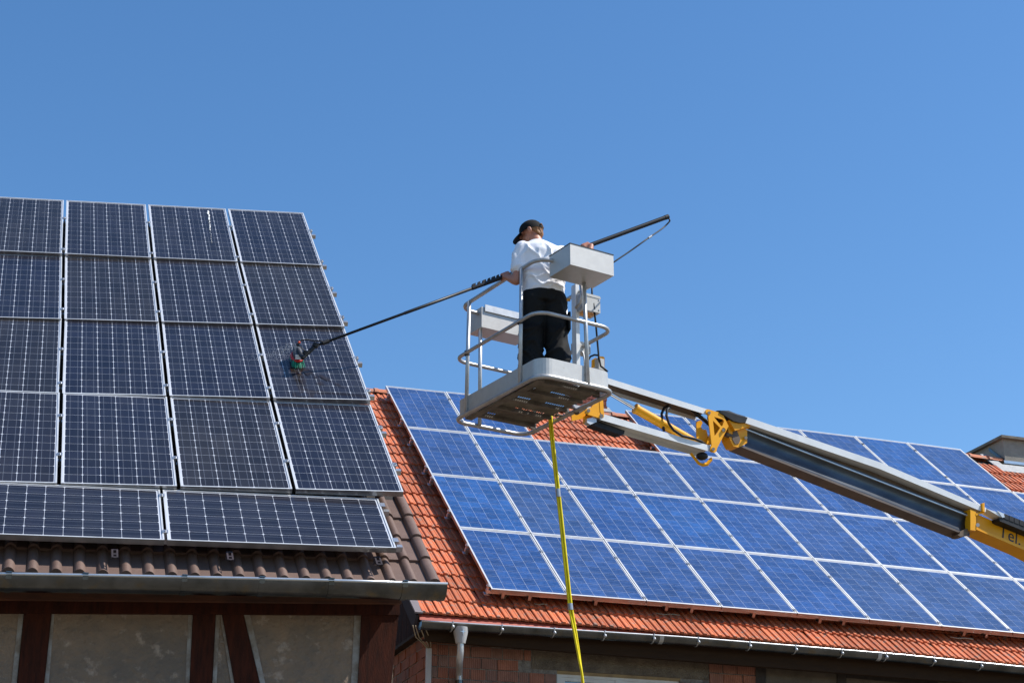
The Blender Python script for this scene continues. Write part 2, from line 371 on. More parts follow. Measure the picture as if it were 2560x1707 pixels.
# roof deck under the panels (dark, follows the kink of the roof), back slope
V_EAVE = -0.20; U_VERGE = 1.872
deck = MB()
pts = [(LO, LA, LB, LN, V_EAVE + .05), (LO, LA, LB, LN, 0.80)]
ring = []
def deckrow(o, a, b, n, v, d=0.035): return [o + a * (-9.0 if o is not LO else -10) + b * v - n * (HT + d), None]
prof = []
for (A_, B_, N_, O_, v, uL, uR) in [(LA, LB, LN, LO, V_EAVE + .06, -8, 1.83), (LA, LB, LN, LO, 0.95, -8, 1.83), (*LROW[1][:3], LROW[1][3], 0.0, -6.9, 2.42), (*LROW[2][:3], LROW[2][3], 0.0, -6.6, 2.40), (*LROW[3][:3], LROW[3][3], 0.0, -6.3, 2.38), (*LROW[3][:3], LROW[3][3], 1.52, -6.3, 2.36)]:
    prof.append((O_ + A_ * uL + B_ * v - N_ * (HT + .03), O_ + A_ * uR + B_ * v - N_ * (HT + .03)))
V = [p for q in prof for p in q] + [q - UPZ * 0.10 for pq in prof for q in pq]
n = len(prof)
F = []
for i in range(n - 1):
    a = 2 * i
    F += [(a, a + 1, a + 3, a + 2), (2 * n + a + 1, 2 * n + a, 2 * n + a + 2, 2 * n + a + 3), (a + 1, 2 * n + a + 1, 2 * n + a + 3, a + 3), (a, a + 2, 2 * n + a + 2, 2 * n + a)]
F += [(0, 2 * n, 2 * n + 1, 1)]
deck.add(V, F)
ridgeL, ridgeR = prof[-1]
backL, backR = ridgeL + LH * 4.2 - UPZ * 3.9, ridgeR + LH * 4.2 - UPZ * 3.9
deck.prism([ridgeL - UPZ * .02, ridgeR - UPZ * .02, backR, backL], UPZ * -0.1)
roof_l = part('roof', deck, 'dark_deck', house_l)

# brown concrete tiles: two rolls per tile, 0.30 wide, 0.42 long
def brown_tile_mesh():
    Wd, Ln = 0.298, 0.42
    pr = []
    us = [0, .012, .03]
    def zz(u):
        u = u % 0.15
        # roll occupies 0..0.075, pan the rest
        if u < 0.078: return 0.034 * math.sin(math.pi * u / 0.078) ** 0.7
        return 0.0
    us = [0, .006, .016, .028, .039, .050, .062, .072, .078, .110, .149, .150, .156, .166, .178, .189, .200, .212, .222, .228, .262, .298]
    top = [(u, zz(u)) for u in us]
    mb = MB(); n = len(us)
    V = []
    th = 0.016
    for (y, lift) in ((0.0, 0.016), (Ln, -0.004)):
        V += [(u, y, z + lift + (0.003 if y == 0 else 0)) for u, z in top]
        V += [(u, y, z * 0.55 + lift - th) for u, z in top]
    F = []
    for i in range(n - 1):
        F.append((i, i + 1, 2 * n + i + 1, 2 * n + i))
        F.append((i, n + i, n + i + 1, i + 1))
    F.append((0, 2 * n, 3 * n, n)); F.append((n - 1, 2 * n - 1, 4 * n - 1, 3 * n - 1))
    mb.add(V, F)
    return mb.mesh('tile', 'brown_tile', 38)
bt = brown_tile_mesh()
GA = 0.350
def brown_tile(u, v):
    j = random.uniform(-.003, .003)
    o = put('tile', bt, roof_l, frame(lt(u, v + j, -.002), LA, LB, LN))
u0 = U_VERGE - 0.075
cols = [u0 - 0.300 * k for k in range(1, 40)]
for r in range(4):
    v = V_EAVE + GA * r
    for k, u in enumerate(cols):
        if u < -2.4: continue
        if r >= 2 and k > 2: continue
        brown_tile(u, v)
# verge tiles: half round closing pieces along the right edge
def verge_mesh():
    mb = MB(); V = []; n = 8
    for y, l in ((0, .018), (.40, -.002)):
        for i in range(n):
            a = math.pi * (1 - i / (n - 1))
            V.append((.042 + .042 * math.cos(a), y, l + .036 * math.sin(a) ** .8))
        V.append((.084, y, l - .09)); V.append((.072, y, l - .09)); V.append((.068, y, l - .012)); V.append((.0, y, l - .012))
    m = n + 4
    F = [(i, (i + 1) % m, m + (i + 1) % m, m + i) for i in range(m)] + [tuple(range(m))[::-1], tuple(range(m, 2 * m))]
    return mb.add(V, F).mesh('verge_tile', 'brown_tile', 40)
vm = verge_mesh()
for r in range(4):
    put('verge_tile', vm, roof_l, frame(lt(u0, V_EAVE + GA * r, .002), LA, LB, LN))

# ------------------------------------------------------------------ solar panels
def panel_meshes(wd, ht, nx, ny, cell, gx, gy, chamfer, border, depth, pre, cellmat):
    f = MB(); b = border
    bars = [((0, 0), (wd, b)), ((0, ht - b), (wd, ht)), ((0, b), (b, ht - b)), ((wd - b, b), (wd, ht - b))]
    for (x0, y0), (x1, y1) in bars:
        f.box(((x0 + x1) / 2, (y0 + y1) / 2, -depth / 2), ((x1 - x0) / 2, 0, 0), (0, (y1 - y0) / 2, 0), (0, 0, depth / 2))
    fr = f.mesh('frame', 'panel_frame'); fr.materials.append(MATS['frame_metal_shaded'])
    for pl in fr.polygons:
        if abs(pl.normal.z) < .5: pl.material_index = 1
    bs = MB().box((wd / 2, ht / 2, -0.011), (wd / 2 - b, 0, 0), (0, ht / 2 - b, 0), (0, 0, 0.005)).mesh('backsheet', 'backsheet')
    h = cell / 2; c = chamfer
    if c: poly = [(-h + c, -h), (h - c, -h), (h - c * .3, -h + c * .3), (h, -h + c), (h, h - c), (h - c * .3, h - c * .3), (h - c, h), (-h + c, h), (-h + c * .3, h - c * .3), (-h, h - c), (-h, -h + c), (-h + c * .3, -h + c * .3)]
    else: poly = [(-h, -h), (h, -h), (h, h), (-h, h)]
    ce = [MB().prism([(x, y, 0) for x, y in poly], (0, 0, 0.0005)).mesh('cell', cm) for cm in cellmat]
    px, py = cell + gx, cell + gy
    x0 = wd / 2 - (nx - 1) / 2 * px; y0 = ht / 2 - (ny - 1) / 2 * py
    pos = [Matrix.Translation((x0 + i * px, y0 + j * py, -0.0059)) for j in range(ny) for i in range(nx)]
    return fr, bs, ce, pos
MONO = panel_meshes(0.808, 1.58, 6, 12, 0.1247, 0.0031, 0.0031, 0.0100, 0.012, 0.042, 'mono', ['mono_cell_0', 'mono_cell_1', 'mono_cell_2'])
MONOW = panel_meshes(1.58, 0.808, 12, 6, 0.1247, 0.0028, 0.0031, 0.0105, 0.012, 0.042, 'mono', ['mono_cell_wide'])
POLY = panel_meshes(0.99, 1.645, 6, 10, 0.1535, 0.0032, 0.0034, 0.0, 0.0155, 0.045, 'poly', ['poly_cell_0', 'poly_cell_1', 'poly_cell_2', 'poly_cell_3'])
tone_rand = random.Random(21)
def solar_panel(kit, mat, label, group):
    t = thing('solar_panel', label, 'solar panel', mat=mat, group=group)
    fr, bs, ce, pos = kit
    put('frame', fr, t, local=True); put('backsheet', bs, t, local=True)
    ce = tone_rand.choice(ce)
    for m in pos: put('cell', ce, t, m, local=True)
    return t
ROWN = ['lowest upright row', 'third row down', 'second row down', 'top row']
COLN = {-1: 'leftmost, cut by the photo edge', 0: 'second from the left', 1: 'third from the left', 2: 'rightmost'}
GW, GH = 0.0275, 0.004
LP = {}
for r in range(4):
    a, b, n_, o = LROW[r]
    for c in range(-1, 3):
        lab = f'dark solar panel on left roof, {ROWN[r]}, {COLN[c]}'
        if (r, c) == (1, 2): lab = 'dark solar panel on the left roof being washed by the wet brush'
        if (r, c) == (3, 1): lab = 'dark solar panel in the top row with a streak of white bird droppings'
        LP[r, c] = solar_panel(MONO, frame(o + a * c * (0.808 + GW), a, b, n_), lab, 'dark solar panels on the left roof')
for c in range(2):
    solar_panel(MONOW, frame(LO + LA * (c - 1) * 1.60, LA, LB, LN), ['dark solar panel laid lengthwise above the left gutter, cut by the photo edge', 'dark solar panel laid lengthwise above the left gutter, right one beside the bare brown tiles'][c], 'dark solar panels on the left roof')
# bird droppings on the third panel of the top row
dm = MB(); rr = random.Random(3)
for k in range(26):
    q = k / 25; x = 0.62 - 0.03 * q + rr.uniform(-.006, .006); y = 1.46 - 0.95 * q ** 1.3
    s = (0.014 - 0.010 * q) * rr.uniform(.5, 1.3)
    dm.ball((x, y, 0.0), (s * .8, s * 2.2, 0.0022), 8, 4)
part('dropping', dm, 'dropping_white', LP[3, 1], 180, local=True, kind='stuff')

# mounting rails with their clamps
FR = {0: (.28, .71), 1: (.44, .88), 2: (.40, .86), 3: (.36, .93)}
def clamp_mid(rail, o, a, b, n_):
    mb = MB().box(o + n_ * .003, a * .019, b * .022, n_ * .003).box(o - n_ * .02, a * .006, b * .022, n_ * .02).tube([o + n_ * .005, o + n_ * .014], .007, 6)
    part('clamp', mb, 'aluminium', rail)
for r in range(4):
    a, b, n_, o = LROW[r]
    for fr in FR[r]:
        v = 1.58 * (1 - fr)
        p = o + b * v - n_ * .064
        rail = part('mounting_rail', MB().box(p + a * .3, a * 2.245, b * .02, n_ * .02), 'aluminium', house_l)
        for c in range(0, 3): clamp_mid(rail, o + a * (c * (0.808 + GW) - GW / 2) + b * v, a, b, n_)
        e = o + a * (2 * (0.808 + GW) + 0.808) + b * v
        part('clamp', MB().box(e + a * .012 - n_ * .0, a * .016, b * .03, n_ * .003).box(e + a * .014 - n_ * .022, a * .004, b * .03, n_ * .022).tube([e + a * .018, e + a * .018 + n_ * .014], .007, 6), 'aluminium', rail)
for v in (0.12, 0.70):
    p = LO + LB * v - LN * .064
    rail = part('mounting_rail', MB().box(p + LA * .02, LA * 1.63, LB * .02, LN * .02), 'aluminium', house_l)
    clamp_mid(rail, LO + LA * -.01 + LB * v, LA, LB, LN)
    e = LO + LA * 1.58 + LB * v
    part('clamp', MB().box(e + LA * .016, LA * .018, LB * .03, LN * .003).box(e + LA * .018 - LN * .03, LA * .005, LB * .03, LN * .03), 'aluminium', rail)
# perforated brackets under the landscape panels
for px_, py_ in ((287, 1383), (575, 1389), (946, 1401)):
    q = hit(px_, py_, LO - LN * .07, LN)
    mb = MB()
    for dx in (-.016, .016): mb.box(q + LA * dx, LA * .006, LB * .06, LN * .004)
    for dy in (-.055, -.01, .055): mb.box(q + LB * dy, LA * .010, LB * .008, LN * .0036)
    mb.box(q + LB * .06 - LN * .03, LA * .022, LB * .004, LN * .03)
    part('roof_hook', mb, 'slate_board', house_l)  # metal brackets in near black: the shade under the panels put into colour

# ------------------------------------------------------------------ left gutter
def gutter(points, r, name, parent, back, mats=('zinc', 'zinc_lip'), lipr=.011, seg=12, capL=False):
    """points: 3D line of the front lip; half-round trough behind and below it"""
    rings = []
    for p in points:
        c = p + back * r
        ring = [c + r * (-math.cos(math.pi * k / seg) * back - math.sin(math.pi * k / seg) * UPZ) for k in range(seg + 1)]
        ring += [c + (r - .004) * (-math.cos(math.pi * k / seg) * back - math.sin(math.pi * k / seg) * UPZ) for k in range(seg, -1, -1)]
        rings.append(ring)
    gb = MB().loft(rings)
    for p in (points[0], points[-1]):
        c = p + back * r
        al = unit(points[-1] - points[0])
        gb.prism([c + (r - .002) * (-math.cos(math.pi * k / seg) * back - math.sin(math.pi * k / seg) * UPZ) for k in range(seg + 1)], al * (.004 if p is points[0] else -.004))
    go_ = part(name, gb, mats[0], parent, 50)
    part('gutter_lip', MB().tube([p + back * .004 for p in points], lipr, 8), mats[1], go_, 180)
    return go_
def interp(points, x):      # point on the lip line by parameter along its length
    d = [0]
    for i in range(len(points) - 1): d.append(d[-1] + np.linalg.norm(points[i + 1] - points[i]))
    x *= d[-1]
    for i in range(len(points) - 1):
        if x <= d[i + 1]: return points[i] + (points[i + 1] - points[i]) * (x - d[i]) / (d[i + 1] - d[i])
    return points[-1]
GO = lt(0.4, V_EAVE + .02) - LH * 0.115
gp = [hit(x, y, GO, LH) for x, y in ((-140, 1431.5), (60, 1434), (300, 1438), (600, 1444), (860, 1450.5), (1119, 1458.5))]
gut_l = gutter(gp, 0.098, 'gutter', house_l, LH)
def strap(p, r, parent, back, along, wdt, mat='zinc', knob=False):
    mb = MB(); c = p + back * r; seg = 10
    for k in range(seg):
        a0, a1 = math.pi * k / seg, math.pi * (k + 1) / seg
        q = lambda a, rr: c + rr * (-math.cos(a) * back - math.sin(a) * UPZ)
        mb.prism([q(a0, r + .001), q(a1, r + .001), q(a1, r + .006), q(a0, r + .006)], along * wdt)
    mb.box(p + along * wdt / 2 + UPZ * .011, along * wdt / 2, back * .014, UPZ * .004)
    if knob: mb.ball(p + along * wdt / 2 - UPZ * .045 - back * .006, .020, 8, 5)
    part('gutter_bracket', mb, mat, parent, 40)
for x in (24, 214, 463, 654, 828, 1015):
    strap(hit(x, 1440 + (x > 400) * 6, GO, LH) * 1.0 + UPZ * 0, 0.098, gut_l, LH, LAh, .036) if False else None
    q = hit(x, 1433 + x * .0215, GO, LH)
    # put the strap on the lip line
    best = min((interp(gp, k / 400) for k in range(401)), key=lambda s: abs((s - q) @ LAh))
    strap(best - LAh * .018, 0.098, gut_l, LH, LAh, .036, 'zinc')

# ------------------------------------------------------------------ left wall (timber frame)
WO = GO + LH * 0.62                                           # a point of the wall face
def wl(x, y, d=0.0): return hit(x, y, WO - LH * d, LH)
wz = gp[2][2]
c0 = wl(996, 1530); ztop = wz + 0.02
def wrect(P0, P1): pass
# infill body of the house
cornr = np.array([c0[0], c0[1], 0])
wb = MB()
wb.prism([cornr + LH * .03 - LAh * 9, cornr + LH * .03 - LAh * .02, cornr + LH * 7.5 - LAh * .02, cornr + LH * 7.5 - LAh * 9], UPZ * (ztop))
wall_l = part('wall', wb, 'plaster_dark', house_l)
# gable triangle
gt = MB().prism([cornr + LH * .5 - LAh * .03 + UPZ * ztop, cornr + LH * 7.4 - LAh * .03 + UPZ * ztop, cornr + LH * ((ridgeR - cornr) @ LH) - LAh * .03 + UPZ * (ridgeR[2] - .75)], -LAh * .2)
part('gable', gt, 'plaster_dark', house_l)
def wpoly(name, pxs, depth, mat, proud, parent=house_l):
    return part(name, MB().prism([wl(x, y, proud) for x, y in pxs], LH * depth), mat, parent)
# plate beam, fascia, posts and brace
wpoly('timber_beam', [(-170, 1494), (1000, 1507), (1000, 1536), (-170, 1530)], .10, 'red_timber', .045)
wpoly('fascia_board', [(-170, 1474), (1004, 1486), (1004, 1507), (-170, 1495)], .05, 'orange_fascia', .16)
wpoly('timber_post', [(61, 1530), (129, 1530), (109, 1720), (42, 1720)], .08, 'red_timber', .03)
wpoly('timber_post', [(483, 1532), (539, 1533), (529.5, 1720), (474, 1720)], .08, 'red_timber', .03)
wpoly('timber_post', [(904.5, 1535), (997, 1536), (977, 1720), (894.5, 1720)], .08, 'red_timber', .032)
wpoly('timber_brace', [(556, 1533), (608, 1533.5), (652, 1720), (589, 1720)], .07, 'red_timber', .026)
wpoly('timber_post', [(-170, 1529), (-120, 1529), (-150, 1720), (-205, 1720)], .08, 'red_timber', .03)
# plaster infills, slightly sunk, with painted grey borders
wpoly('plaster_panel', [(-118, 1531), (60, 1531), (41, 1720), (-150, 1720)], .05, 'plaster_dark', .008)
wpoly('plaster_panel', [(129.5, 1531.5), (482, 1533), (473.5, 1720), (109.5, 1720)], .05, 'plaster_dark', .010)
wpoly('plaster_panel', [(540, 1534), (555, 1534), (588, 1720), (530, 1720)], .05, 'plaster_dark', .006)
wpoly('plaster_panel', [(609, 1534.5), (903.5, 1536), (894, 1720), (653, 1720)], .05, 'plaster_dark', .009)
def border(pxs, proud=.014): wpoly('painted_border', pxs, .02, 'painted_border', proud)
border([(129.7, 1534), (136, 1534), (121, 1720), (109.7, 1720)]); border([(471, 1536), (481.5, 1536), (473, 1720), (463, 1720)])
border([(610, 1536), (625, 1536), (666, 1720), (653.5, 1720)]); border([(886, 1537), (903, 1537), (893.5, 1720), (877, 1720)])
border([(540, 1536), (550, 1536), (541, 1720), (530.5, 1720)]); border([(549.5, 1536), (555, 1536), (588, 1720), (580, 1720)], .0145)
border([(549, 1600), (561, 1602), (562, 1607), (548, 1605)], .016)
border([(47, 1533), (59, 1533), (40, 1720), (27, 1720)])

# ------------------------------------------------------------------ right house
YAW, TILT = 0.32805, 0.69447
RA, RB, RN = axes(YAW, TILT); RO = np.array([-0.37293, 18.19228, 4.2188]) + Z
RHh = np.array([-math.sin(YAW), math.cos(YAW), 0]); RAh = RA
UC = [0.144, 0.066, 0.028, -0.016, -0.028, -0.049, -0.042, -0.024, -0.012, -0.046, -0.015, 0.0, 0.0]
KK = (0.03494, -0.02342, 0.00887); HR = 1.65313
def rs(u, v, h=0.0):
    a, b = u - 4, v - 3.3
    return RO + RA * u + RB * v + RN * (KK[0] * a * b / 16 + KK[1] * (a * a - 16) / 16 + KK[2] * (b * b - 10.9) / 10.9 + h)
house_r = thing('brick_house', 'long brick house with orange tiled roof carrying blue solar panels', 'house', (4.0, 20.0, 0))
ORD = ['leftmost', 'second from the left', 'third from the left', 'fourth from the left', 'fifth from the left', 'sixth from the left', 'seventh from the left', 'eighth from the left', 'ninth from the left', 'tenth from the left', 'rightmost, cut by the photo edge']
RROW = ['bottom row', 'second row up', 'third row up', 'top row']
have = {0: range(0, 9), 1: range(0, 10), 2: range(0, 11), 3: [0, 1, 4, 5, 6, 7, 8, 9]}
for r in range(4):
    for c in have[r]:
        uL, uR = c + UC[c] + .004, c + 1 + UC[c + 1] - .006
        p0, p1, p2 = rs(uL, r * HR + .004), rs(uR, r * HR + .004), rs(uL, (r + 1) * HR - .004)
        a = p1 - p0; b = p2 - p0; sx, sy = np.linalg.norm(a) / .99, np.linalg.norm(b) / 1.645
        a = unit(a); b = unit(b - a * (a @ b)); n_ = np.cross(a, b)
        if r == 3: pos = {0: 'leftmost', 1: 'left of the bare tiles', 4: 'first right of the bare tiles', 5: 'second right of the bare tiles', 6: 'third right of the bare tiles', 7: 'third from the right', 8: 'second from the right', 9: 'rightmost'}[c]
        else: pos = ORD[c] if c != max(have[r]) else 'rightmost, cut by the photo edge'
        solar_panel(POLY, frame(p0, a * sx, b * sy, n_), f'blue solar panel on the orange roof, {RROW[r]}, {pos}', 'blue solar panels on the orange roof')

# roof deck and back slope
TH = 0.20                                                     # tile face below panel face
VE = -0.35
def rt(u, v, h=0.0): return rs(u, v, h - TH)
def ve(u): return VE - 0.020 * u
us_ = [-0.72, 0, 2, 4, 6, 8, 10, 12, 15]; vs_ = [0, 1.5, 3, 4.5, 6, 6.78]
dk = MB(); V = []; 
for lay in (-.035, -.12):
    for v in vs_:
        for u in us_:
            vv = v if v > 0 else ve(u) + .05
            V.append(rt(u, vv, lay))
nu, nv = len(us_), len(vs_); F = []
for j in range(nv - 1):
    for i in range(nu - 1):
        a = j * nu + i
        F.append((a, a + 1, a + nu + 1, a + nu)); b = a + nu * nv; F.append((b, b + nu, b + nu + 1, b + 1))
for i in range(nu - 1): F.append((i, i + nu * nv, i + 1 + nu * nv, i + 1))
for j in range(nv - 1):
    a = j * nu; F.append((a, a + nu, a + nu + nu * nv, a + nu * nv))
    a = j * nu + nu - 1; F.append((a, a + nu * nv, a + nu + nu * nv, a + nu))
dk.add(V, F)
rl, rr_ = rt(-.72, 6.75, -.04), rt(15, 6.75, -.04)
dk.prism([rl, rr_, rr_ + RHh * 5 - UPZ * 4.2, rl + RHh * 5 - UPZ * 4.2], UPZ * -.08)
roof_r = part('roof', dk, 'dark_deck', house_r)

# orange interlocking tiles: 0.19 wide, two raised ribs, two troughs
def orange_tile_mesh():
    us = [0, .006, .040, .047, .058, .064, .071, .087, .094, .100, .135, .142, .155, .163, .170, .187]
    zs = [.015, .019, .016, .003, .002, .006, .002, .002, .015, .019, .016, .003, .002, .006, .002, .001]
    n = len(us); V = []
    for (y, l) in ((0.0, .023), (0.030, .022), (0.400, -.004)):
        V += [(u, y, (z if y > 0 or True else z) + l) for u, z in zip(us, zs)]
    V += [(u, 0.0, max(z * .4, 0) + .020 - .018) for u, z in zip(us, zs)]
    F = []
    for i in range(n - 1):
        F += [(i, i + 1, n + i + 1, n + i), (n + i, n + i + 1, 2 * n + i + 1, 2 * n + i), (i, 3 * n + i, 3 * n + i + 1, i + 1)]
    F += [(0, n, 2 * n, 3 * n), (n - 1, 4 * n - 1, 3 * n - 1, 2 * n - 1)]
    return MB().add(V, F).mesh('tile', 'orange_tile', 30)
ot = orange_tile_mesh()
PT, GR = 0.1905, 0.336
U0 = -0.70
tile_rand = random.Random(11)
stuff = MB(); om = ot
ov = [tuple(v.co) for v in om.vertices]; of = [tuple(p.vertices) for p in om.polygons]
def tile_frame(i, k):
    u = U0 + PT * i; v = ve(u) + GR * k + tile_rand.uniform(-.005, .005)
    e = 0.05
    a = unit(rt(u + e, v) - rt(u, v)); b = rt(u, v + e) - rt(u, v); b = unit(b - a * (a @ b)); n_ = np.cross(a, b)
    tw = tile_rand.uniform(-.012, .012); rl = tile_rand.uniform(-.02, .02)
    a2 = unit(a + b * tw + n_ * rl * .6); b2 = unit(b - a2 * (a2 @ b) + n_ * tile_rand.uniform(-.008, .008)); b2 = unit(b2 - a2 * (a2 @ b2)); n2 = np.cross(a2, b2)
    return rt(u, v, tile_rand.uniform(0, .003)), a2, b2, n2
single = set()
def add_single(i, k):
    if (i, k) not in single: single.add((i, k))
for k in range(21):
    for i in range(0, 5): add_single(i, k)
for k in range(0, 2):
    for i in range(5, 42): add_single(i, k)
for k in range(16, 21):
    for i in range(14, 25): add_single(i, k)
for k in range(15, 21):
    for i in range(55, 61): add_single(i, k)
joined = set()
for k in range(2, 4):
    for i in range(5, 42): joined.add((i, k))
for k in range(15, 21):
    for i in range(53, 66): joined.add((i, k))
for k in range(15, 21):
    for i in (12, 13, 25, 26): joined.add((i, k))
for k in range(2):
    for i in range(42, 60): joined.add((i, k))
for k in range(21): joined.add((5, k))
joined -= single
for (i, k) in sorted(single):
    put('tile', ot, roof_r, frame(*tile_frame(i, k)))
for (i, k) in sorted(joined):
    o_, a_, b_, n_ = tile_frame(i, k)
    stuff.add([o_ + a_ * x + b_ * y + n_ * z for x, y, z in ov], of)
part('tile_field', stuff, 'orange_tile', roof_r, 30, kind='stuff')
# ridge tiles
def ridge_mesh():
    V = []; n = 9
    for y, s in ((0, 1.12), (.06, 1.1), (.07, 1.0), (.42, .94)):
        for i in range(n):
            a = math.pi * i / (n - 1)
            V.append((y, .115 * s * math.cos(a), .085 * s * math.sin(a)))
    F = [(j * n + i, j * n + i + 1, (j + 1) * n + i + 1, (j + 1) * n + i) for j in range(3) for i in range(n - 1)]
    return MB().add(V, [f[::-1] for f in F] + [tuple(range(n))]).mesh('ridge_tile', 'ridge_tile_clay', 40)
rm = ridge_mesh()
for i in range(41):
    u = -0.72 + .38 * i
    if 1.3 < u < 1.6 : pass
    p = rt(u, 6.80, -.01)
    a = unit(rt(u + .38, 6.80) - rt(u, 6.80))
    h = unit(np.cross(UPZ, a))
    if i < 3 or 5 <= i <= 13 or 25 <= i <= 33: put('ridge_tile', rm, roof_r, frame(p + RHh * .04, a, h, np.cross(a, h)))
# left verge: slate caps over a dark bargeboard
bb = MB()
e0, e1 = rt(-.765, ve(0) - .02, -.0), rt(-.765, 6.80, -.0)
bb.prism([e0, e1, e1 - RN * .17 - RB * .05, e0 - RN * .17], RA * .03)
board = part('bargeboard', bb, 'slate_board', house_r)
for k in range(21):
    v = ve(-.7) + GR * k
    p = rt(-.735, v + .17, .022)
    part('verge_slate', MB().box(p, RA * .045, unit(RB - RN * .05) * .20, RN * .010), 'slate_cap', house_r)

# eave flashing, gutter, fascia
EV = rt(2.0, ve(2.0))
GOr = EV - RHh * 0.10
lipx = [(1054.6, 1551), (1100, 1553.7), (1400, 1571.5), (1700, 1590.5), (2000, 1614.2), (2260, 1635.6), (2560, 1666), (2900, 1702)]
gpr = [hit(x, y, GOr, RHh) for x, y in lipx]
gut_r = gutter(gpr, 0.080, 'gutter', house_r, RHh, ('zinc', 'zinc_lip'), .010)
def lip_at(x):
    for (x0, y0), (x1, y1) in zip(lipx, lipx[1:]):
        if x <= x1: return hit(x, y0 + (y1 - y0) * (x - x0) / (x1 - x0), GOr, RHh)
for x in (1131, 1254, 1385, 1511, 1634, 1745, 1874, 1989, 2104, 2215, 2335, 2452):
    strap(lip_at(x), 0.080, gut_r, RHh, RAh, .012, 'zinc_new', True)
for x in (1650, 2196): part('gutter_joint', MB().loft([[lip_at(x) + RHh * .08 + d * RAh + .083 * (-math.cos(math.pi * k / 10) * RHh - math.sin(math.pi * k / 10) * UPZ) for k in range(11)] for d in (0, .05)], caps=False), 'zinc_new', gut_r, 60)
fl = MB()
uu = [-.72, 0, 1, 2, 3, 4, 5, 6, 7.5, 9]
for u0_, u1_ in zip(uu, uu[1:]):
    A0, A1 = rt(u0_, ve(u0_) + .03, -.012), rt(u1_, ve(u1_) + .03, -.012)
    B0, B1 = A0 - RB * .06 - RN * .01, A1 - RB * .06 - RN * .01
    fl.prism([A0, A1, B1, B0], RN * -.004)
    fl.prism([B0, B1, B1 - UPZ * .03 - RHh * .012, B0 - UPZ * .03 - RHh * .012], RHh * .004)
part('eave_flashing', fl, 'orange_flashing', house_r)

# ---- right walls
WR = GOr + RHh * 0.50
def wr(x, y, d=0.0): return hit(x, y, WR - RHh * d, RHh)
corner = wr(1068, 1640); corner[2] = 0
ztopr = lip_at(1400)[2] - .02
def WP(u, z, d=0.0): return np.array([corner[0], corner[1], 0]) + RAh * u + UPZ * z - RHh * d
def wu(x, y):
    p = wr(x, y); return (p - corner) @ RAh, p[2]
brick_material('clay_brick', (0.25, 0.095, 0.060), (0.21, 0.12, 0.09), (0.31, 0.112, 0.062), RAh)
brick_material('clay_brick_side', (0.25, 0.080, 0.038), (0.30, 0.092, 0.042), (0.18, 0.075, 0.05), RHh)
bodyw = MB()
wu_l, zw_t = wu(1393, 1681); wu_r, _ = wu(1702, 1698.5); WINH = 1.25
zb_ = zw_t - WINH
bodyw.prism([WP(0.012, 0, -.005), WP(wu_l, 0, -.005), WP(wu_l, 0, -.3), WP(0.012, 0, -.3)], UPZ * ztopr)
bodyw.prism([WP(wu_r, 0, -.012), WP(16, 0, -.012), WP(16, 0, -.3), WP(wu_r, 0, -.3)], UPZ * ztopr)
bodyw.prism([WP(wu_l, 0, -.012), WP(wu_r, 0, -.012), WP(wu_r, 0, -.3), WP(wu_l, 0, -.3)], UPZ * zb_)
bodyw.prism([WP(wu_l, zw_t + .02, -.012), WP(wu_r, zw_t + .02, -.012), WP(wu_r, zw_t + .02, -.3), WP(wu_l, zw_t + .02, -.3)], UPZ * (ztopr - zw_t - .02))
bodyw.prism([WP(0.012, 0, -.3), WP(.25, 0, -.3), WP(.25, 0, -8.5), WP(0.012, 0, -8.5)], UPZ * ztopr)
bodyw.prism([WP(0.012, 0, -8.5), WP(16, 0, -8.5), WP(16, 0, -8.8), WP(0.012, 0, -8.8)], UPZ * ztopr)
gz = rl[2] - .1
bodyw.prism([WP(.012, ztopr, -.3), WP(.012, ztopr, -8.5), WP(.012, gz, -4.8)], RAh * .2)
wall_r = part('wall', bodyw, 'mortar', house_r)
dark_room = MB().box(WP((wu_l + wu_r) / 2, zw_t - .6, -.9), RAh * 1.1, RHh * .02, UPZ * .9)
part('room_backing', dark_room, 'plaster_dark', house_r)  # unseen flat panel standing for the dark room behind the window
brr = random.Random(5)
BC = {}
def brick(u, z, L, H=.113, side=False):
    key = (round(L, 3), side)
    if key not in BC:
        BC[key] = MB().box((0, 0, 0), (L / 2, 0, 0), (0, .05, 0), (0, 0, H / 2)).mesh('brick', 'clay_brick_side' if side else 'clay_brick')
    d = brr.uniform(-.002, .012); tw = brr.uniform(-.016, .016)
    if side:
        c = np.array([corner[0], corner[1], 0]) + RHh * (u + L / 2) + UPZ * (z + H / 2) + RAh * (.05 - .0 + d)
        put('brick', BC[key], wall_r, frame(c, unit(RHh + UPZ * tw), -RAh, unit(UPZ - RHh * tw)))
    else:
        c = WP(u + L / 2, z + H / 2, -.05 + d)
        put('brick', BC[key], wall_r, frame(c, unit(RAh + UPZ * tw), RHh, unit(UPZ - RAh * tw)))
CH = .125
lint_l, zl_b = wu(1328, 1668)[0], zw_t + .03
zl_t = ztopr - .06
u_p0, u_p1 = wu(1772, 1650)[0], wu(1889, 1650)[0]
course = 0
z = ztopr - CH
while z > zw_t - 1.2:
    u = -.0 if course % 2 else -.0
    first = True
    while True:
        L = brr.choice([.24, .24, .115, .115, .175]) if not (first and course % 2) else .115
        first = False
        lim = wu_l - .01 if z + .06 < zl_b else lint_l - (.0 if course % 2 else .07)
        if u + L > lim:
            if lim - u > .08: brick(u, z, round(lim - u - .006, 2))
            break
        brick(u, z, L); u += L + .011
    if z < ztopr - .10:
        u = u_p0 + (0 if course % 2 else .0)
        st = wu_r + .02 if z + .06 < zl_b else u_p0
        u = st
        while u < u_p1 - .05:
            L = brr.choice([.24, .115, .175, .24]); L = round(min(L, u_p1 - u), 2)
            brick(u, z, L); u += L + .011
    course += 1; z -= CH
z = ztopr - .02; course = 0
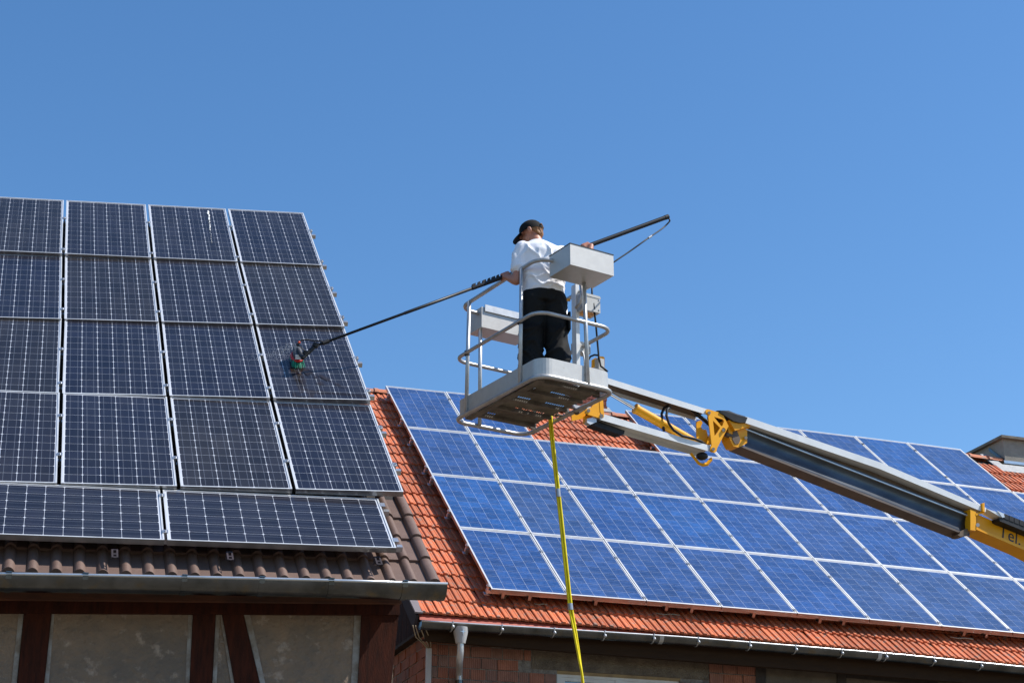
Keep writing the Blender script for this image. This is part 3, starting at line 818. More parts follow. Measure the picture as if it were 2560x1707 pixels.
while z > zw_t - 1.0:
    u = .012
    while u < 2.1:
        L = brr.choice([.24, .24, .115, .175]); brick(u, z - .113, L, side=True); u += L + .011
    z -= CH
# lintel
part('lintel', MB().prism([WP(lint_l, zl_b, .004), WP(u_p0 - .012, zl_b, .004), WP(u_p0 - .012, zl_t, .004), WP(lint_l + .03, zl_t, .004)], RHh * .2), 'concrete_rough', house_r)
part('seal_strip', MB().prism([WP(wu_l, zw_t, -.03), WP(wu_r, zw_t, -.03), WP(wu_r, zl_b - .003, -.005), WP(wu_l, zl_b - .003, -.005)], RHh * .04), 'seal_tan', house_r)
# window with two casements
win = part('window', MB(), 'window_white', house_r)
wfm = MB()
def wbar(mb, u0_, u1_, z0_, z1_, d0, d1): mb.box(WP((u0_ + u1_) / 2, (z0_ + z1_) / 2, -(d0 + d1) / 2), RAh * (u1_ - u0_) / 2, RHh * (d1 - d0) / 2, UPZ * (z1_ - z0_) / 2)
um = (wu_l + wu_r) / 2
wbar(wfm, wu_l, wu_r, zw_t - .032, zw_t, .05, .11); wbar(wfm, wu_l, wu_r, zb_, zb_ + .05, .05, .11)
wbar(wfm, wu_l, wu_l + .05, zb_ + .05, zw_t - .032, .05, .11); wbar(wfm, wu_r - .05, wu_r, zb_ + .05, zw_t - .032, .05, .11); wbar(wfm, um - .035, um + .035, zb_ + .05, zw_t - .032, .045, .11)
win.data = wfm.mesh('window', 'window_white')
for (a0, a1) in ((wu_l + .05, um - .035), (um + .035, wu_r - .05)):
    s = MB(); a0 += .003; a1 -= .003; t0, t1 = zb_ + .053, zw_t - .034
    wbar(s, a0, a1, t1 - .04, t1, .056, .10); wbar(s, a0, a1, t0, t0 + .06, .056, .10); wbar(s, a0, a0 + .06, t0 + .06, t1 - .04, .056, .10); wbar(s, a1 - .06, a1, t0 + .06, t1 - .04, .056, .10)
    part('sash', s, 'window_white', win)
    pg = MB(); wbar(pg, a0 + .058, a1 - .058, t0 + .058, t1 - .038, .072, .086); part('pane', pg, 'window_glass', win)
sl = MB(); wbar(sl, wu_l - .05, wu_r + .05, zb_ - .04, zb_ - .002, -.12, .1); part('sill', sl, 'slab_concrete', win)
# timber posts, plaster infill, far bay
def wrp(name, pxs, depth, mat, proud): return part(name, MB().prism([wr(x, y, proud) for x, y in pxs], RHh * depth), mat, house_r)
wrp('timber_post', [(1890, 1640), (1915, 1642), (1913, 1760), (1888, 1758)], .2, 'dark_timber', .012)
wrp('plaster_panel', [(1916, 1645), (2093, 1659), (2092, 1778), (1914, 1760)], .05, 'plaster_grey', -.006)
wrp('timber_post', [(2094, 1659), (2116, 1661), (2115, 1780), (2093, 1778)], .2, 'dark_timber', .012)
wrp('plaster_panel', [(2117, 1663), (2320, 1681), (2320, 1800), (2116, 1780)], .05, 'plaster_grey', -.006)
wrp('timber_rail', [(2117, 1681), (2320, 1699), (2320, 1711), (2117, 1693)], .1, 'dark_timber', .004)
wrp('timber_post', [(2321, 1681), (2345, 1684), (2344, 1800), (2320, 1800)], .2, 'dark_timber', .012)
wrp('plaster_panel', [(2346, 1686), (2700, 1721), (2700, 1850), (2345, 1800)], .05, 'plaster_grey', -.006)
# fascia + soffit boards under the eave
f0, f1 = gpr[0] + RHh * .22, gpr[-1] + RHh * .22
al_r = unit(f1 - f0)
part('fascia_board', MB().prism([f0 - UPZ * .16 + al_r * .1, f1 - UPZ * .16, f1 + UPZ * .02, f0 + UPZ * .02 + al_r * .1], RHh * .025), 'soffit_wood', house_r)
part('soffit_board', MB().prism([f0 - UPZ * .162 + RHh * .03 + al_r * .1, f1 - UPZ * .162 + RHh * .03, f1 - UPZ * .12 + RHh * .26, f0 - UPZ * .12 + RHh * .26 + al_r * .1], UPZ * .02), 'soffit_wood', house_r)
# gable cladding with vertical boards
eu = -.05
for i in range(26):
    d0 = -.30 + i * .20
    zt0 = None
    # roofline height above this depth
    k = (d0 + .1 + .5) 
    zt = rt(-.72, ve(0), -.13)[2] + (d0 + .1 + .42) * math.tan(TILT)
    if zt > rl[2] - .1: break
    zb0 = ztopr + .03
    if zt < zb0 + .05: continue
    p = lambda dd, zz: WP(-.055, zz, -dd)
    part('cladding_board', MB().prism([p(d0 + .004, zb0), p(d0 + .196, zb0), p(d0 + .196, zt), p(d0 + .004, zt - .16)], RAh * (.03 + .008 * (i % 2))), 'gable_cladding', house_r)
part('ledge_board', MB().prism([WP(-.085, ztopr - .01, .28), WP(-.085, ztopr + .025, .28), WP(-.085, ztopr + .025, -4.5), WP(-.085, ztopr - .01, -4.5)], RAh * .1), 'soffit_wood', house_r)
# downpipe with hopper
q = at(1157, 1568, 1.0) - EYE
HP = lip_at(1156) + RHh * .06
hop = MB()
def ringc(c, rx, ry, n=14): return [c + RAh * rx * math.cos(2 * math.pi * k / n) + RHh * ry * math.sin(2 * math.pi * k / n) for k in range(n)]
hop.loft([ringc(HP - UPZ * .035, .080, .085), ringc(HP - UPZ * .09, .080, .083), ringc(HP - UPZ * .21, .052, .055)])
dp = part('downpipe', MB(), 'zinc_new', house_r)
def wpt(x, y, d): return hit(x, y, WR - RHh * d, RHh)
pth = [HP - UPZ * .19, HP - UPZ * .30]
bot = wpt(1148, 1688, .075)
mid1 = HP - UPZ * .36 + RHh * .02
p5 = np.array([*(bot[:2]), bot[2] + .02]); pth += [mid1, mid1 * .5 + p5 * .5 , p5, bot - UPZ * .1, np.array([bot[0], bot[1], .1])]
dpm = MB().tube(pth, .037, 14)
dp.data = dpm.mesh('downpipe', 'zinc_new', 60)
part('rain_hopper', hop, 'grey_plastic_pipe', dp, 40)
fcx = HP - UPZ * .095 - RHh * .084
star = MB()
for a in range(4):
    th = a * math.pi / 2; d = math.cos(th) * RAh + math.sin(th) * UPZ; e = -math.sin(th) * RAh + math.cos(th) * UPZ
    star.prism([fcx + d * .036, fcx + e * .006 + d * .006, fcx, fcx - e * .006 + d * .006], -RHh * .006)
part('star_emblem', star, 'steel_bolt', dp)
part('pipe_clip', MB().tube([bot - UPZ * .05, bot - UPZ * .10], .042, 14), 'zinc', dp, 60)
# conduit with loose cables at the corner
cb = wpt(1072, 1620, .05)
part('conduit', MB().box(np.array([cb[0], cb[1], cb[2] / 2]), RAh * .028, RHh * .02, UPZ * (cb[2] / 2)), 'conduit', house_r)
for i, (dx, dd) in enumerate(((-.10, .02), (-.07, .08), (-.02, .04), (.03, .0))):
    t0 = cb + RAh * (-.012 + .008 * i) - UPZ * .02
    t2 = lip_at(1062) + RHh * .12 - UPZ * .03 + RAh * dx
    cv = [t0, t0 + UPZ * .06 + RAh * dx * .4, (t0 + t2) / 2 + RAh * dx * .6 - RHh * .03, t2]
    part('loose_cable', MB().tube(cv, .006, 6), 'cable_grey', house_r, 180)
# mud nest under the eave
nb = wr(1984, 1660, .04)
nest = MB().ball(nb, (.075, .06, .055), 12, 8)
no = part('swallow_nest', nest, 'nest_mud', None, 180); no['label'] = 'small mud swallow nest stuck under the eave of the brick house'; no['category'] = 'nest'

# roof hooks beside the right array
for r, fs in ((3, (.2, .83)), (2, (.26, .86)), (1, (.08, .71)), (0, (.31, .95))):
    for f_ in fs:
        v = (r + 1 - f_) * HR
        p = rs(UC[0], v, 0)
        mb = MB().box(p - RA * .016 - RN * .004, RA * .018, RB * .018, RN * .004).box(p - RA * .016 - RN * .05, RA * .008, RB * .018, RN * .05).tube([p - RA * .018, p - RA * .018 + RN * .02], .010, 8).box(p - RA * .02 - RN * .10, RA * .03, RB * .03, RN * .004)
        part('roof_hook', mb, 'aluminium', house_r)
for r, fs in ((0, (.31, .95)), (1, (.08, .71)), (2, (.26, .86)), (3, (.2, .83))):
    for f_ in fs:
        v = (r + 1 - f_) * HR
        for (u0_, u1_) in (((UC[0] - .03, 2 + UC[2] + .03), (4 + UC[4] - .03, 10 + UC[10])) if r == 3 else ((UC[0] - .03, 9.6),)):
            n_seg = 6
            path = [rs(u0_ + (u1_ - u0_) * i / n_seg, v, -.066) for i in range(n_seg + 1)]
            mb = MB()
            for p0, p1 in zip(path, path[1:]): mb.box((p0 + p1) / 2, (p1 - p0) / 2, RB * .02, RN * .019)
            rail = part('mounting_rail', mb, 'aluminium', house_r)
            for c in have[r]:
                if c == min(have[r]) or (r == 3 and c == 4): continue
                p = rs(c + UC[c] - .001, v, .003)
                part('clamp', MB().box(p, RA * .018, RB * .025, RN * .003).tube([p, p + RN * .012], .009, 6), 'aluminium', rail)
# short feet under the lower edge
for c in range(0, 8):
    for fu in ((.30, .62) if c % 2 == 0 else (.42,)):
        p = rs(c + fu, 0.02, -.075)
        part('roof_hook', MB().box(p, RA * .018, RB * .01, RN * .03).box(p - RN * .03 + RB * .03, RA * .018, RB * .04, RN * .005), 'frame_metal_shaded', house_r)  # feet in the shaded copy of the frame metal
# loose wires on the tiles below the array
for (x0, y0), (x1, y1) in (((1255, 1494), (1273, 1486)), ((1335, 1508), (1368, 1511)), ((1640, 1532), (1700, 1537)), ((2375, 1591), (2433, 1597))):
    o_ = rt(3, 0.1, .04)
    p0, p1 = hit(x0, y0, o_, RN), hit(x1, y1, o_, RN)
    part('loose_wire', MB().tube([p0, p0 * .7 + p1 * .3 - RB * .02, p0 * .3 + p1 * .7 + RB * .01, p1], .007, 6), 'cable_grey' , house_r, 180)

# ---- red brick chimney on the ridge
brick_material('chimney_brick', (0.20, 0.05, 0.035), (0.25, 0.065, 0.04), (0.17, 0.05, 0.04), RAh)
rdo = rt(3.6, 6.80)
cr = hit(1520, 1026, rdo, RHh); cr_u = cr + RHh * .06
CWd, CDp = .50, .50
ctop = at(1520, 938, cr_u[1])[2]; cbot = cr_u[2] - .5
chim = part('red_chimney', MB().box(cr_u + RHh * CDp / 2 - RA * CWd / 2 + UPZ * (((ctop + cbot) / 2) - cr_u[2]), RA * (CWd / 2 - .012), RHh * (CDp / 2 - .012), UPZ * (ctop - cbot) / 2), 'mortar', house_r)
z = cbot; k = 0
cbm = MB().box((0, 0, 0), (.115, 0, 0), (0, .055, 0), (0, 0, .0325)).mesh('brick', 'chimney_brick')
cbh = MB().box((0, 0, 0), (.0575, 0, 0), (0, .055, 0), (0, 0, .0325)).mesh('brick', 'chimney_brick')
while z < ctop - .06:
    off = [(.115, cbm), (.365, cbm)] if k % 2 == 0 else [(.0575, cbh), (.25, cbm), (.4425, cbh)]
    for x, me in off:
        put('brick', me, chim, frame(cr_u - RA * CWd + RA * (x + .01) + UPZ * (z + .0325 - cr_u[2]) + RHh * .05, RA, RHh, UPZ))
        put('brick', me, chim, frame(cr_u - RA * .05 + RHh * (x + .01) + UPZ * (z + .0325 - cr_u[2]), RHh, -RA, UPZ))
        put('brick', me, chim, frame(cr_u - RA * (CWd - .05) + RHh * (x + .01) + UPZ * (z + .0325 - cr_u[2]), RHh, -RA, UPZ))
    z += .0755; k += 1
part('flashing', MB().box(cr_u - RA * CWd / 2 + UPZ * .02 - RHh * .02, RA * (CWd / 2 + .06), unit(RB) * .10, RN * .012), 'lead', chim)

# ---- rendered chimney with slab at the right
rb = hit(2514, 1163, rt(11, 6.0), RN)
def rc(du, dd, z): return np.array([rb[0], rb[1], 0]) + RA * du + RHh * dd + UPZ * z
zt = at(2510, 1097, rb[1])[2]
rch = part('rendered_chimney', MB().prism([rc(0, 0, rb[2] - .3), rc(1.0, 0, rb[2] - .3), rc(1.0, .95, rb[2] - .3), rc(0, .95, rb[2] - .3)], UPZ * (zt - rb[2] + .3)), 'render_grey', house_r)
part('slab', MB().prism([rc(-.07, -.08, zt), rc(1.07, -.08, zt), rc(1.07, 1.05, zt), rc(-.07, 1.05, zt)], UPZ * .045), 'slab_concrete', rch)
part('flashing', MB().box(rc(.5, -.008, rb[2] + .06), RA * .53, RHh * .006, UPZ * .025), 'zinc_lip', rch)
part('flashing', MB().prism([rc(-.006, 0, rb[2] + .04), rc(-.006, 0, rb[2] + .11), rc(-.006, .40, rb[2] + .11 + .33), rc(-.006, .40, rb[2] + .04 + .33)], -RA * .008), 'zinc', rch)
o_ = rt(11, 6.0, .03)
ap = hit(2500, 1164, o_, RN)
part('apron', MB().box(ap + RA * .62 - RB * .10, RA * .72, RB * .16, RN * .012), 'lead', rch)
part('apron', MB().box(ap - RA * .02 + RB * .22, RA * .10, RB * .24, RN * .010), 'lead', rch)

# ------------------------------------------------------------------ lift platform
FZ = 5.0 + Z[2]
BC0 = np.array([0.185, 14.237, FZ]); ba = R_(32.4)
E1 = np.array([math.cos(ba), math.sin(ba), 0]); E2 = np.array([-math.sin(ba), math.cos(ba), 0])
BW, BL = 0.805, 1.475
def bk(u, v, z=0.0): return BC0 + E1 * u + E2 * v + UPZ * z       # u across (towards R), v away from the near corner side
lift = thing('aerial_work_platform', 'silver work cage of a lift on a yellow and grey boom above the roofs', 'aerial lift', BC0)
def rrect(hu, hv, r, seg=5):
    P = []
    for (cu, cv, a0) in ((hu - r, hv - r, 0), (-hu + r, hv - r, 90), (-hu + r, -hv + r, 180), (hu - r, -hv + r, 270)):
        for k in range(seg + 1):
            a = R_(a0 + 90 * k / seg); P.append((cu + r * math.cos(a), cv + r * math.sin(a)))
    return P
HU, HV = BW / 2, BL / 2
part('floor_rim', MB().tube([bk(u, v, 0) for u, v in rrect(HU, HV, .13)], .021, 10, closed=True), 'alu_tube', lift, 180)
# floor: plate between ribs; slots along each rib let light through
fm = MB(); fl_u0, fl_u1 = -HU + .035, HU - .075
ribs = [-.62, -.36, -.10, .16, .42]
edges = [-HV + .045] + [r for r in ribs] + [HV - .14]
for i in range(len(edges) - 1):
    v0, v1 = edges[i] + (.017 if i > 0 else 0), edges[i + 1] - .017
    fm.box(bk((fl_u0 + fl_u1) / 2, (v0 + v1) / 2, .024), E1 * (fl_u1 - fl_u0) / 2, E2 * (v1 - v0) / 2, UPZ * .0015)
    nb_ = 34
fr_ = random.Random(8)
for rv in ribs:
    x = fl_u0
    while x < fl_u1 - .01:
        solid = fr_.random() < .11
        wd_ = .16 if solid else .012
        fm.box(bk(x + wd_ / 2, rv, .0235), E1 * wd_ / 2, E2 * .0172, UPZ * .0010); x += wd_ + (.0 if solid else .011)
part('floor_plate', fm, 'floor_mesh', lift)
for rv in ribs:
    part('floor_rib', MB().box(bk((fl_u0 + fl_u1) / 2, rv + .036, .006), E1 * (fl_u1 - fl_u0) / 2, E2 * .013, UPZ * .0145), 'floor_mesh', lift)
part('floor_rib', MB().box(bk(-HU + .075, -.03, .0), E1 * .035, E2 * (HV - .12), UPZ * .018), 'floor_mesh', lift)
for v in (-.5, .1, .55): part('floor_rib', MB().box(bk(HU - .045, v, .014), E1 * .03, E2 * .016, UPZ * .006), 'floor_mesh', lift)
# toe board (near side and both long sides)
tb = MB(); P = rrect(HU - .012, HV - .012, .125, 7)
n7 = 8
path = P[n7 * 2 - 1:n7 * 3] + P[n7 * 3:n7 * 4] + P[0:1]          # from far left down to near side and right side
path = [P[n7 + n7 - 1]] + P[2 * n7:4 * n7]
path = [(-HU + .012, HV - .10)] + P[2 * n7:4 * n7] + [(HU - .012, -HV + .22)]
for (a, b) in zip(path, path[1:]):
    A, B = bk(*a, .02), bk(*b, .02); nn = unit(np.cross(B - A, UPZ))
    tb.add([A, B, B + UPZ * .158, A + UPZ * .158, A - nn * .004, B - nn * .004, B + UPZ * .158 - nn * .004, A + UPZ * .158 - nn * .004], [(0, 1, 2, 3), (5, 4, 7, 6), (3, 2, 6, 7), (1, 0, 4, 5)])
part('toe_board', tb, 'galvanised_plate', lift, 35)
# rails
def rail(name, path, r=.019): return part(name, MB().tube(path, r, 10), 'alu_tube', lift, 180)
def rail_loop(z, off, start, cut): 
    P = rrect(HU + off, HV + off, .15, 6)
    return P
mid = rrect(HU + .01, HV - .015, .14, 6)
part('mid_rail', MB().tube([bk(u, v, .60) for u, v in mid], .0185, 10, closed=True), 'alu_tube', lift, 180)
T = rrect(HU - .03, HV - .035, .15, 6)
part('top_rail', MB().tube([bk(u, v, 1.13) for u, v in T], .0195, 10, closed=True), 'alu_tube', lift, 180)
def post(u, v, z0, z1, u2=None, v2=None, r=.019):
    part('post', MB().tube([bk(u, v, z0), bk(u2 if u2 is not None else u, v2 if v2 is not None else v, z1)], r, 10), 'galvanised', lift, 180)
post(-HU + .00, .50, .0, 1.13, -HU + .02, .50); post(-HU + .0, -.42, .0, 1.13, -HU + .02, -.42)
post(-.13, HV - .03, .0, 1.13); post(.10, -HV - .005, .0, 1.08, .10, -HV + .03)
post(HU - .02, .0, .0, 1.13); post(HU - .02, .55, .0, 1.13)
part('post', MB().box(bk(HU - .06, -.22, .62), E1 * .02, E2 * .035, UPZ * .58), 'boom_white', lift)
for (u, v) in ((-HU + .0, .50), (-HU + .0, -.42)): part('rail_clamp', MB().tube([bk(u + .002, v, .577), bk(u + .002, v, .623)], .026, 10), 'black_rubber', lift, 60)
# near tool box
def obox(c, hu, hv, hz, wall=.004):
    mb = MB()
    mb.box(c - UPZ * (hz - wall / 2), E1 * hu, E2 * hv, UPZ * wall / 2)
    for s in (-1, 1):
        mb.box(c + E1 * s * (hu - wall / 2) + UPZ * wall / 2, E1 * wall / 2, E2 * hv, UPZ * (hz - wall / 2))
        mb.box(c + E2 * s * (hv - wall / 2) + UPZ * wall / 2, E1 * (hu - wall), E2 * wall / 2, UPZ * (hz - wall / 2))
    return mb
bx0 = at(1426, 661, 13.28); bxt = at(1423, 609, 13.28)
hz_ = (bxt[2] - bx0[2]) / 2
cbx = bx0 + E1 * .235 + E2 * .165 + UPZ * hz_
tbx = part('tool_box', obox(cbx, .235, .165, hz_), 'galvanised_plate', lift)
part('box_lid', MB().box(cbx + UPZ * (hz_ + .004), E1 * .238, E2 * .168, UPZ * .004), 'black_rubber', tbx)
# far tool box with a folded flap
q = at(1174, 837, 14.9)
cfx = q + E1 * .26 - E2 * .12 + UPZ * .105
fb = part('tool_box', obox(cfx, .27, .12, .105), 'galvanised_plate', lift)
part('box_lid', MB().box(cfx - E2 * .13 + UPZ * .095 + E1 * .02, E1 * .26, E2 * .006, UPZ * .034), 'galvanised', fb)
# control box, small grey box, limit switch
q = at(1466, 785, 14.25)
cb_ = part('control_box', MB().box(q + UPZ * .085, E1 * .10, E2 * .085, UPZ * .085), 'box_plastic', lift)
part('box_lid', MB().box(q + UPZ * .150 , E1 * .104, E2 * .089, UPZ * .008), 'box_plastic', cb_)
for su in (-.085, .085):
    for sz in (.03, .13): part('screw', MB().tube([q + E1 * su - E2 * .085 + UPZ * sz, q + E1 * su - E2 * .091 + UPZ * sz], .007, 8), 'steel_bolt', cb_)
part('warning_decal', MB().box(q - UPZ * .001, E1 * .075, E2 * .05, UPZ * .0015), 'decal_yellow', cb_)
part('control_bracket', MB().tube([at(1452, 702, 14.1), at(1455, 735, 14.1), at(1450, 756, 14.1), at(1440, 770, 14.15)], .017, 8), 'alu_tube', lift, 180)
q = at(1452, 872, 14.3)
part('switch_box', MB().box(q, E1 * .075, E2 * .05, UPZ * .05), 'box_plastic', lift)
part('switch_cable', MB().tube([at(1449, 872, 14.25), at(1458, 882, 14.25), at(1461, 900, 14.25), at(1462, 920, 14.25)], .009, 6), 'galvanised', lift, 180)
Y = 14.35
br_ = part('valve_bracket', MB().prism([at(1483, 918, Y), at(1483.5, 898, Y), at(1490, 893.5, Y), at(1491, 899, Y), at(1487.5, 903, Y), at(1487.5, 918, Y)], E2 * .03), 'lift_yellow', lift)
part('valve_bracket', MB().prism([at(1499, 890.5, Y), at(1508, 891, Y), at(1511.5, 894, Y), at(1511, 928, Y), at(1506, 926, Y), at(1506, 904, Y), at(1499, 897, Y)], E2 * .03), 'lift_yellow', lift)
part('valve', MB().box(at(1498, 912, Y), E1 * .035, E2 * .03, UPZ * .055), 'box_plastic', lift)
part('control_cable', MB().tube([at(1480, 705, 14.2), at(1480, 735, 14.2), at(1485, 770, 14.2), at(1490, 815, 14.25), at(1494, 860, 14.3), at(1497, 893, 14.3), at(1502, 915, 14.3), at(1514, 924, 14.3), at(1519, 927, 14.3), at(1510, 928.5, 14.3)], .010, 6), 'black_rubber', lift, 180)
part('control_cable', MB().tube([at(1470, 914, 14.3), at(1470, 902, 14.3), at(1476, 891, 14.3), at(1486, 887, 14.3), at(1495, 888, 14.3)], .009, 6), 'black_rubber', lift, 180)

# ---- yellow mount and jib
JN = unit(np.array([-0.48, 0.88, 0])); JO = np.array([0.72, 14.55, 0])
def J(x, y, d=0.0): return hit(x, y, JO + JN * d, JN)
def jp(name, pxs, depth, mat, d=0.0, parent=None): return part(name, MB().prism([J(x, y, d) for x, y in pxs], JN * depth), mat, parent or lift)
mnt = jp('mount_plate', [(1478, 1018), (1486, 1008), (1500, 1000), (1499.5, 1026), (1508, 1030), (1509.5, 1043), (1506, 1047), (1470, 1036), (1463, 1032), (1464, 1023)], .012, 'lift_yellow')
jp('mount_plate', [(1498.5, 996), (1507.5, 994), (1510.5, 1040), (1506, 1044), (1500.5, 1027)], .012, 'lift_yellow', -.004)
jp('mount_plate', [(1429, 1034), (1462.5, 1022), (1464, 1037), (1458, 1046), (1430, 1052)], .012, 'lift_yellow', .10)
jp('mount_plate', [(1462, 1040), (1478, 1034), (1480, 1046), (1470, 1060), (1461, 1057)], .03, 'lift_yellow', .06)
jp('mount_block', [(1468, 1046), (1490, 1042), (1492, 1054), (1476, 1061), (1468, 1056)], .06, 'galvanised', .02)
for x, y in ((1471.5, 1026), (1504, 1039)): part('bolt', MB().tube([J(x, y, -.012), J(x, y, .0)], .017, 8), 'steel_bolt', mnt, 50)
part('mount_pin', MB().tube([J(1441, 1030, -.12), J(1462, 1016, -.02)], .028, 10), 'boom_inside', lift, 60)
def channel(name, top, low, depth, mat_out, mat_in, th=.006):
    """front web between two pixel polylines, top flange backwards, rear web: an inverted U"""
    a0, a1 = J(*top[0]), J(*top[1]); b0, b1 = J(*low[0]), J(*low[1])
    o = part(name, MB().prism([a0, a1, b1, b0], JN * th).prism([a0 + JN * th, a1 + JN * th, a1 + JN * depth, a0 + JN * depth], (b0 - a0) * .08).prism([a0 + JN * depth, a1 + JN * depth, b1 + JN * depth, b0 + JN * depth], -JN * th), mat_out, lift)
    h = b0 - a0
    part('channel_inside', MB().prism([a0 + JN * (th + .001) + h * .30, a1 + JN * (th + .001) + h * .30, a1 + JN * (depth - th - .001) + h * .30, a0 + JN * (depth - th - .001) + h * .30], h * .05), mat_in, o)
    return o
channel('upper_jib_arm', ((1492, 936), (1769, 1023)), ((1492, 951), (1769, 1037)), .20, 'boom_white', 'boom_inside')
channel('lower_jib_arm', ((1500, 1032), (1780, 1115)), ((1500, 1048.5), (1780, 1130)), .19, 'boom_white', 'boom_white')
jp('arm_pad', [(1478, 1061), (1492, 1050), (1562, 1076), (1560, 1085), (1550, 1086)], .10, 'black_rubber', .05)
cyl = part('cylinder', MB().tube([J(1588, 1021, .07), J(1672, 1069, .07), J(1737, 1105, .07)], [.046, .046, .040], 14), 'lift_yellow', lift, 60)
part('cylinder_rod', MB().tube([J(1508, 974, .07), J(1590, 1022, .07)], .019, 10), 'chrome', cyl, 60)
part('cylinder_head', MB().tube([J(1587, 1020.5, .07), J(1592, 1023.3, .07)], .052, 14), 'lift_yellow', cyl, 60)
part('hydraulic_hose', MB().tube([J(1676, 1018, .03), J(1669, 1022, .02), J(1666, 1038, .0), J(1672, 1058, -.01), J(1684, 1075, -.01), J(1705, 1089, -.01), J(1738, 1097, -.01), J(1752, 1103, 0), J(1762, 1109, .02)], .013, 8), 'black_rubber', lift, 180)
part('hydraulic_hose', MB().tube([J(1670, 1014, .10), J(1660, 1020, .08), J(1654, 1034, .06), J(1656, 1052, .05), J(1660, 1078, .05)], .013, 8), 'black_rubber', lift, 180)
# triangular link plates (near plate with two cut-outs), far plate
def link_plate(d, name):
    outer = [(1766, 1030), (1764.5, 1026), (1766, 1022.5), (1770, 1022.8), (1806, 1033), (1822, 1065), (1793, 1121), (1791, 1128.5), (1787, 1131), (1780, 1129.5), (1776.5, 1125), (1776, 1118), (1779.5, 1113), (1771, 1039)]
    return [J(x, y, d) for x, y in outer]
def plate_with_holes(outer, holes, depth, mat, name, d):
    me = bpy.data.curves.new('tmp', 'CURVE'); me.dimensions = '2D'; me.fill_mode = 'BOTH'; me.extrude = depth / 2
    ax = unit(J(1822, 1065) - J(1766, 1065)); ax[2] = 0; ax = unit(ax); o0 = J(1790, 1075, d)
    for loop in [outer] + holes:
        sp = me.splines.new('POLY'); pts_ = [J(x, y, d) - o0 for x, y in loop]
        sp.points.add(len(pts_) - 1)
        for p_, q_ in zip(sp.points, pts_): p_.co = (q_ @ ax, q_[2], 0, 1)
        sp.use_cyclic_u = True
    tmp = bpy.data.objects.new('tmp', me); COL.objects.link(tmp)
    dg = bpy.context.evaluated_depsgraph_get()
    m2 = bpy.data.meshes.new_from_object(tmp.evaluated_get(dg)); bpy.data.objects.remove(tmp); m2.name = name
    m2.materials.clear(); m2.materials.append(MATS[mat])
    m2.transform(frame(o0 + JN * depth / 2, ax, UPZ, np.cross(ax, UPZ)))
    return put(name, m2, lift)
OUT = [(1766.5, 1032), (1764.2, 1027), (1766.5, 1022.8), (1772, 1023), (1806, 1033), (1821.5, 1065), (1793, 1120), (1791.5, 1127.5), (1787, 1131), (1780, 1129.5), (1776.6, 1124.5), (1776.6, 1118), (1779.2, 1112), (1770.8, 1040)]
H1 = [(1784.5, 1041.5), (1808, 1048), (1810.5, 1052), (1806, 1064.5), (1803.5, 1065)]
H2 = [(1782.5, 1051), (1800.5, 1069), (1788.5, 1088.5), (1786.3, 1088)]
lp = plate_with_holes(OUT, [H1, H2], .012, 'lift_yellow', 'link_plate', -.02)
for x, y in ((1773, 1031.5), (1808.5, 1074.5), (1783.5, 1122)): part('bolt', MB().tube([J(x, y, -.04), J(x, y, -.018)], .016, 8), 'steel_bolt', lp, 50)
FARP = [(1741, 1054), (1752, 1050), (1757, 1056), (1752, 1066), (1756, 1073), (1766, 1074), (1770, 1090), (1765, 1112), (1742, 1104)]
jp('link_plate', FARP, .012, 'lift_yellow', .10)
jp('link_plate', [(1775, 1040), (1806, 1034), (1821, 1065), (1793, 1115), (1782, 1112)], .012, 'lift_yellow', .17)
jp('link_strut', [(1769, 1100), (1780, 1083), (1786, 1090), (1776, 1112), (1766, 1110)], .05, 'lift_yellow', .06)
part('link_pin', MB().tube([J(1808.5, 1074.5, -.02), J(1808.5, 1074.5, .18)], .022, 10), 'boom_inside', lift, 60)
part('link_pin', MB().tube([J(1814, 1086, .05), J(1836, 1093, .05)], .024, 10), 'boom_inside', lift, 60)
part('hydraulic_hose', MB().tube([J(1730, 1023, .06), J(1745, 1038, .05), J(1762, 1050, .05), J(1775, 1062, .08)], .020, 8), 'black_rubber', lift, 180)
hk = MB(); hp = [J(x, y, .07) for x, y in ((1727, 1133), (1747, 1158), (1757, 1162), (1767, 1160), (1778, 1148), (1776, 1144))]
hk.tube(hp, .018, 4)
part('tow_eye', hk, 'lift_yellow', lift)
part('eye_block', MB().ball(J(1755, 1140, .07), (.06, .05, .04), 10, 6), 'black_rubber', lift, 180)
# boom head: yellow casting, black cover
jp('boom_head', [(1806, 1034), (1840, 1045), (1868, 1051), (1878, 1057), (1876, 1068), (1868, 1072), (1868, 1106), (1860, 1112), (1846, 1118), (1834, 1115), (1824, 1096), (1820, 1066)], .13, 'lift_yellow', .035)
jp('head_flange', [(1822, 1050), (1870, 1052), (1879, 1058), (1877, 1064), (1838, 1076)], .04, 'lift_yellow', -.005)
jp('head_shade_plate', [(1834, 1074), (1842, 1074), (1851, 1098), (1848, 1108), (1838, 1110), (1831, 1098)], .01, 'boom_inside', .028)  # raised dark plate, its colour standing in for a hollow's shade
part('bolt', MB().tube([J(1865, 1094, .0), J(1865, 1094, .03)], .016, 8), 'steel_bolt', lift, 50)
cov = MB(); cs = [((1792, 1026), (1800, 1032)), ((1808, 1025.5), (1818, 1042)), ((1822, 1026), (1834, 1052)), ((1842, 1034), (1850, 1056)), ((1862, 1040), (1864, 1056))]
rings = []
for (xt, yt), (xb, yb) in cs:
    T0, B0 = J(xt, yt, .03), J(xb, yb, -.03)
    rings.append([T0, T0 * .6 + B0 * .4 - JN * .04, B0, B0 + JN * .22, T0 + JN * .16])
cov.loft(rings)
part('rubber_cover', cov, 'black_rubber', lift)
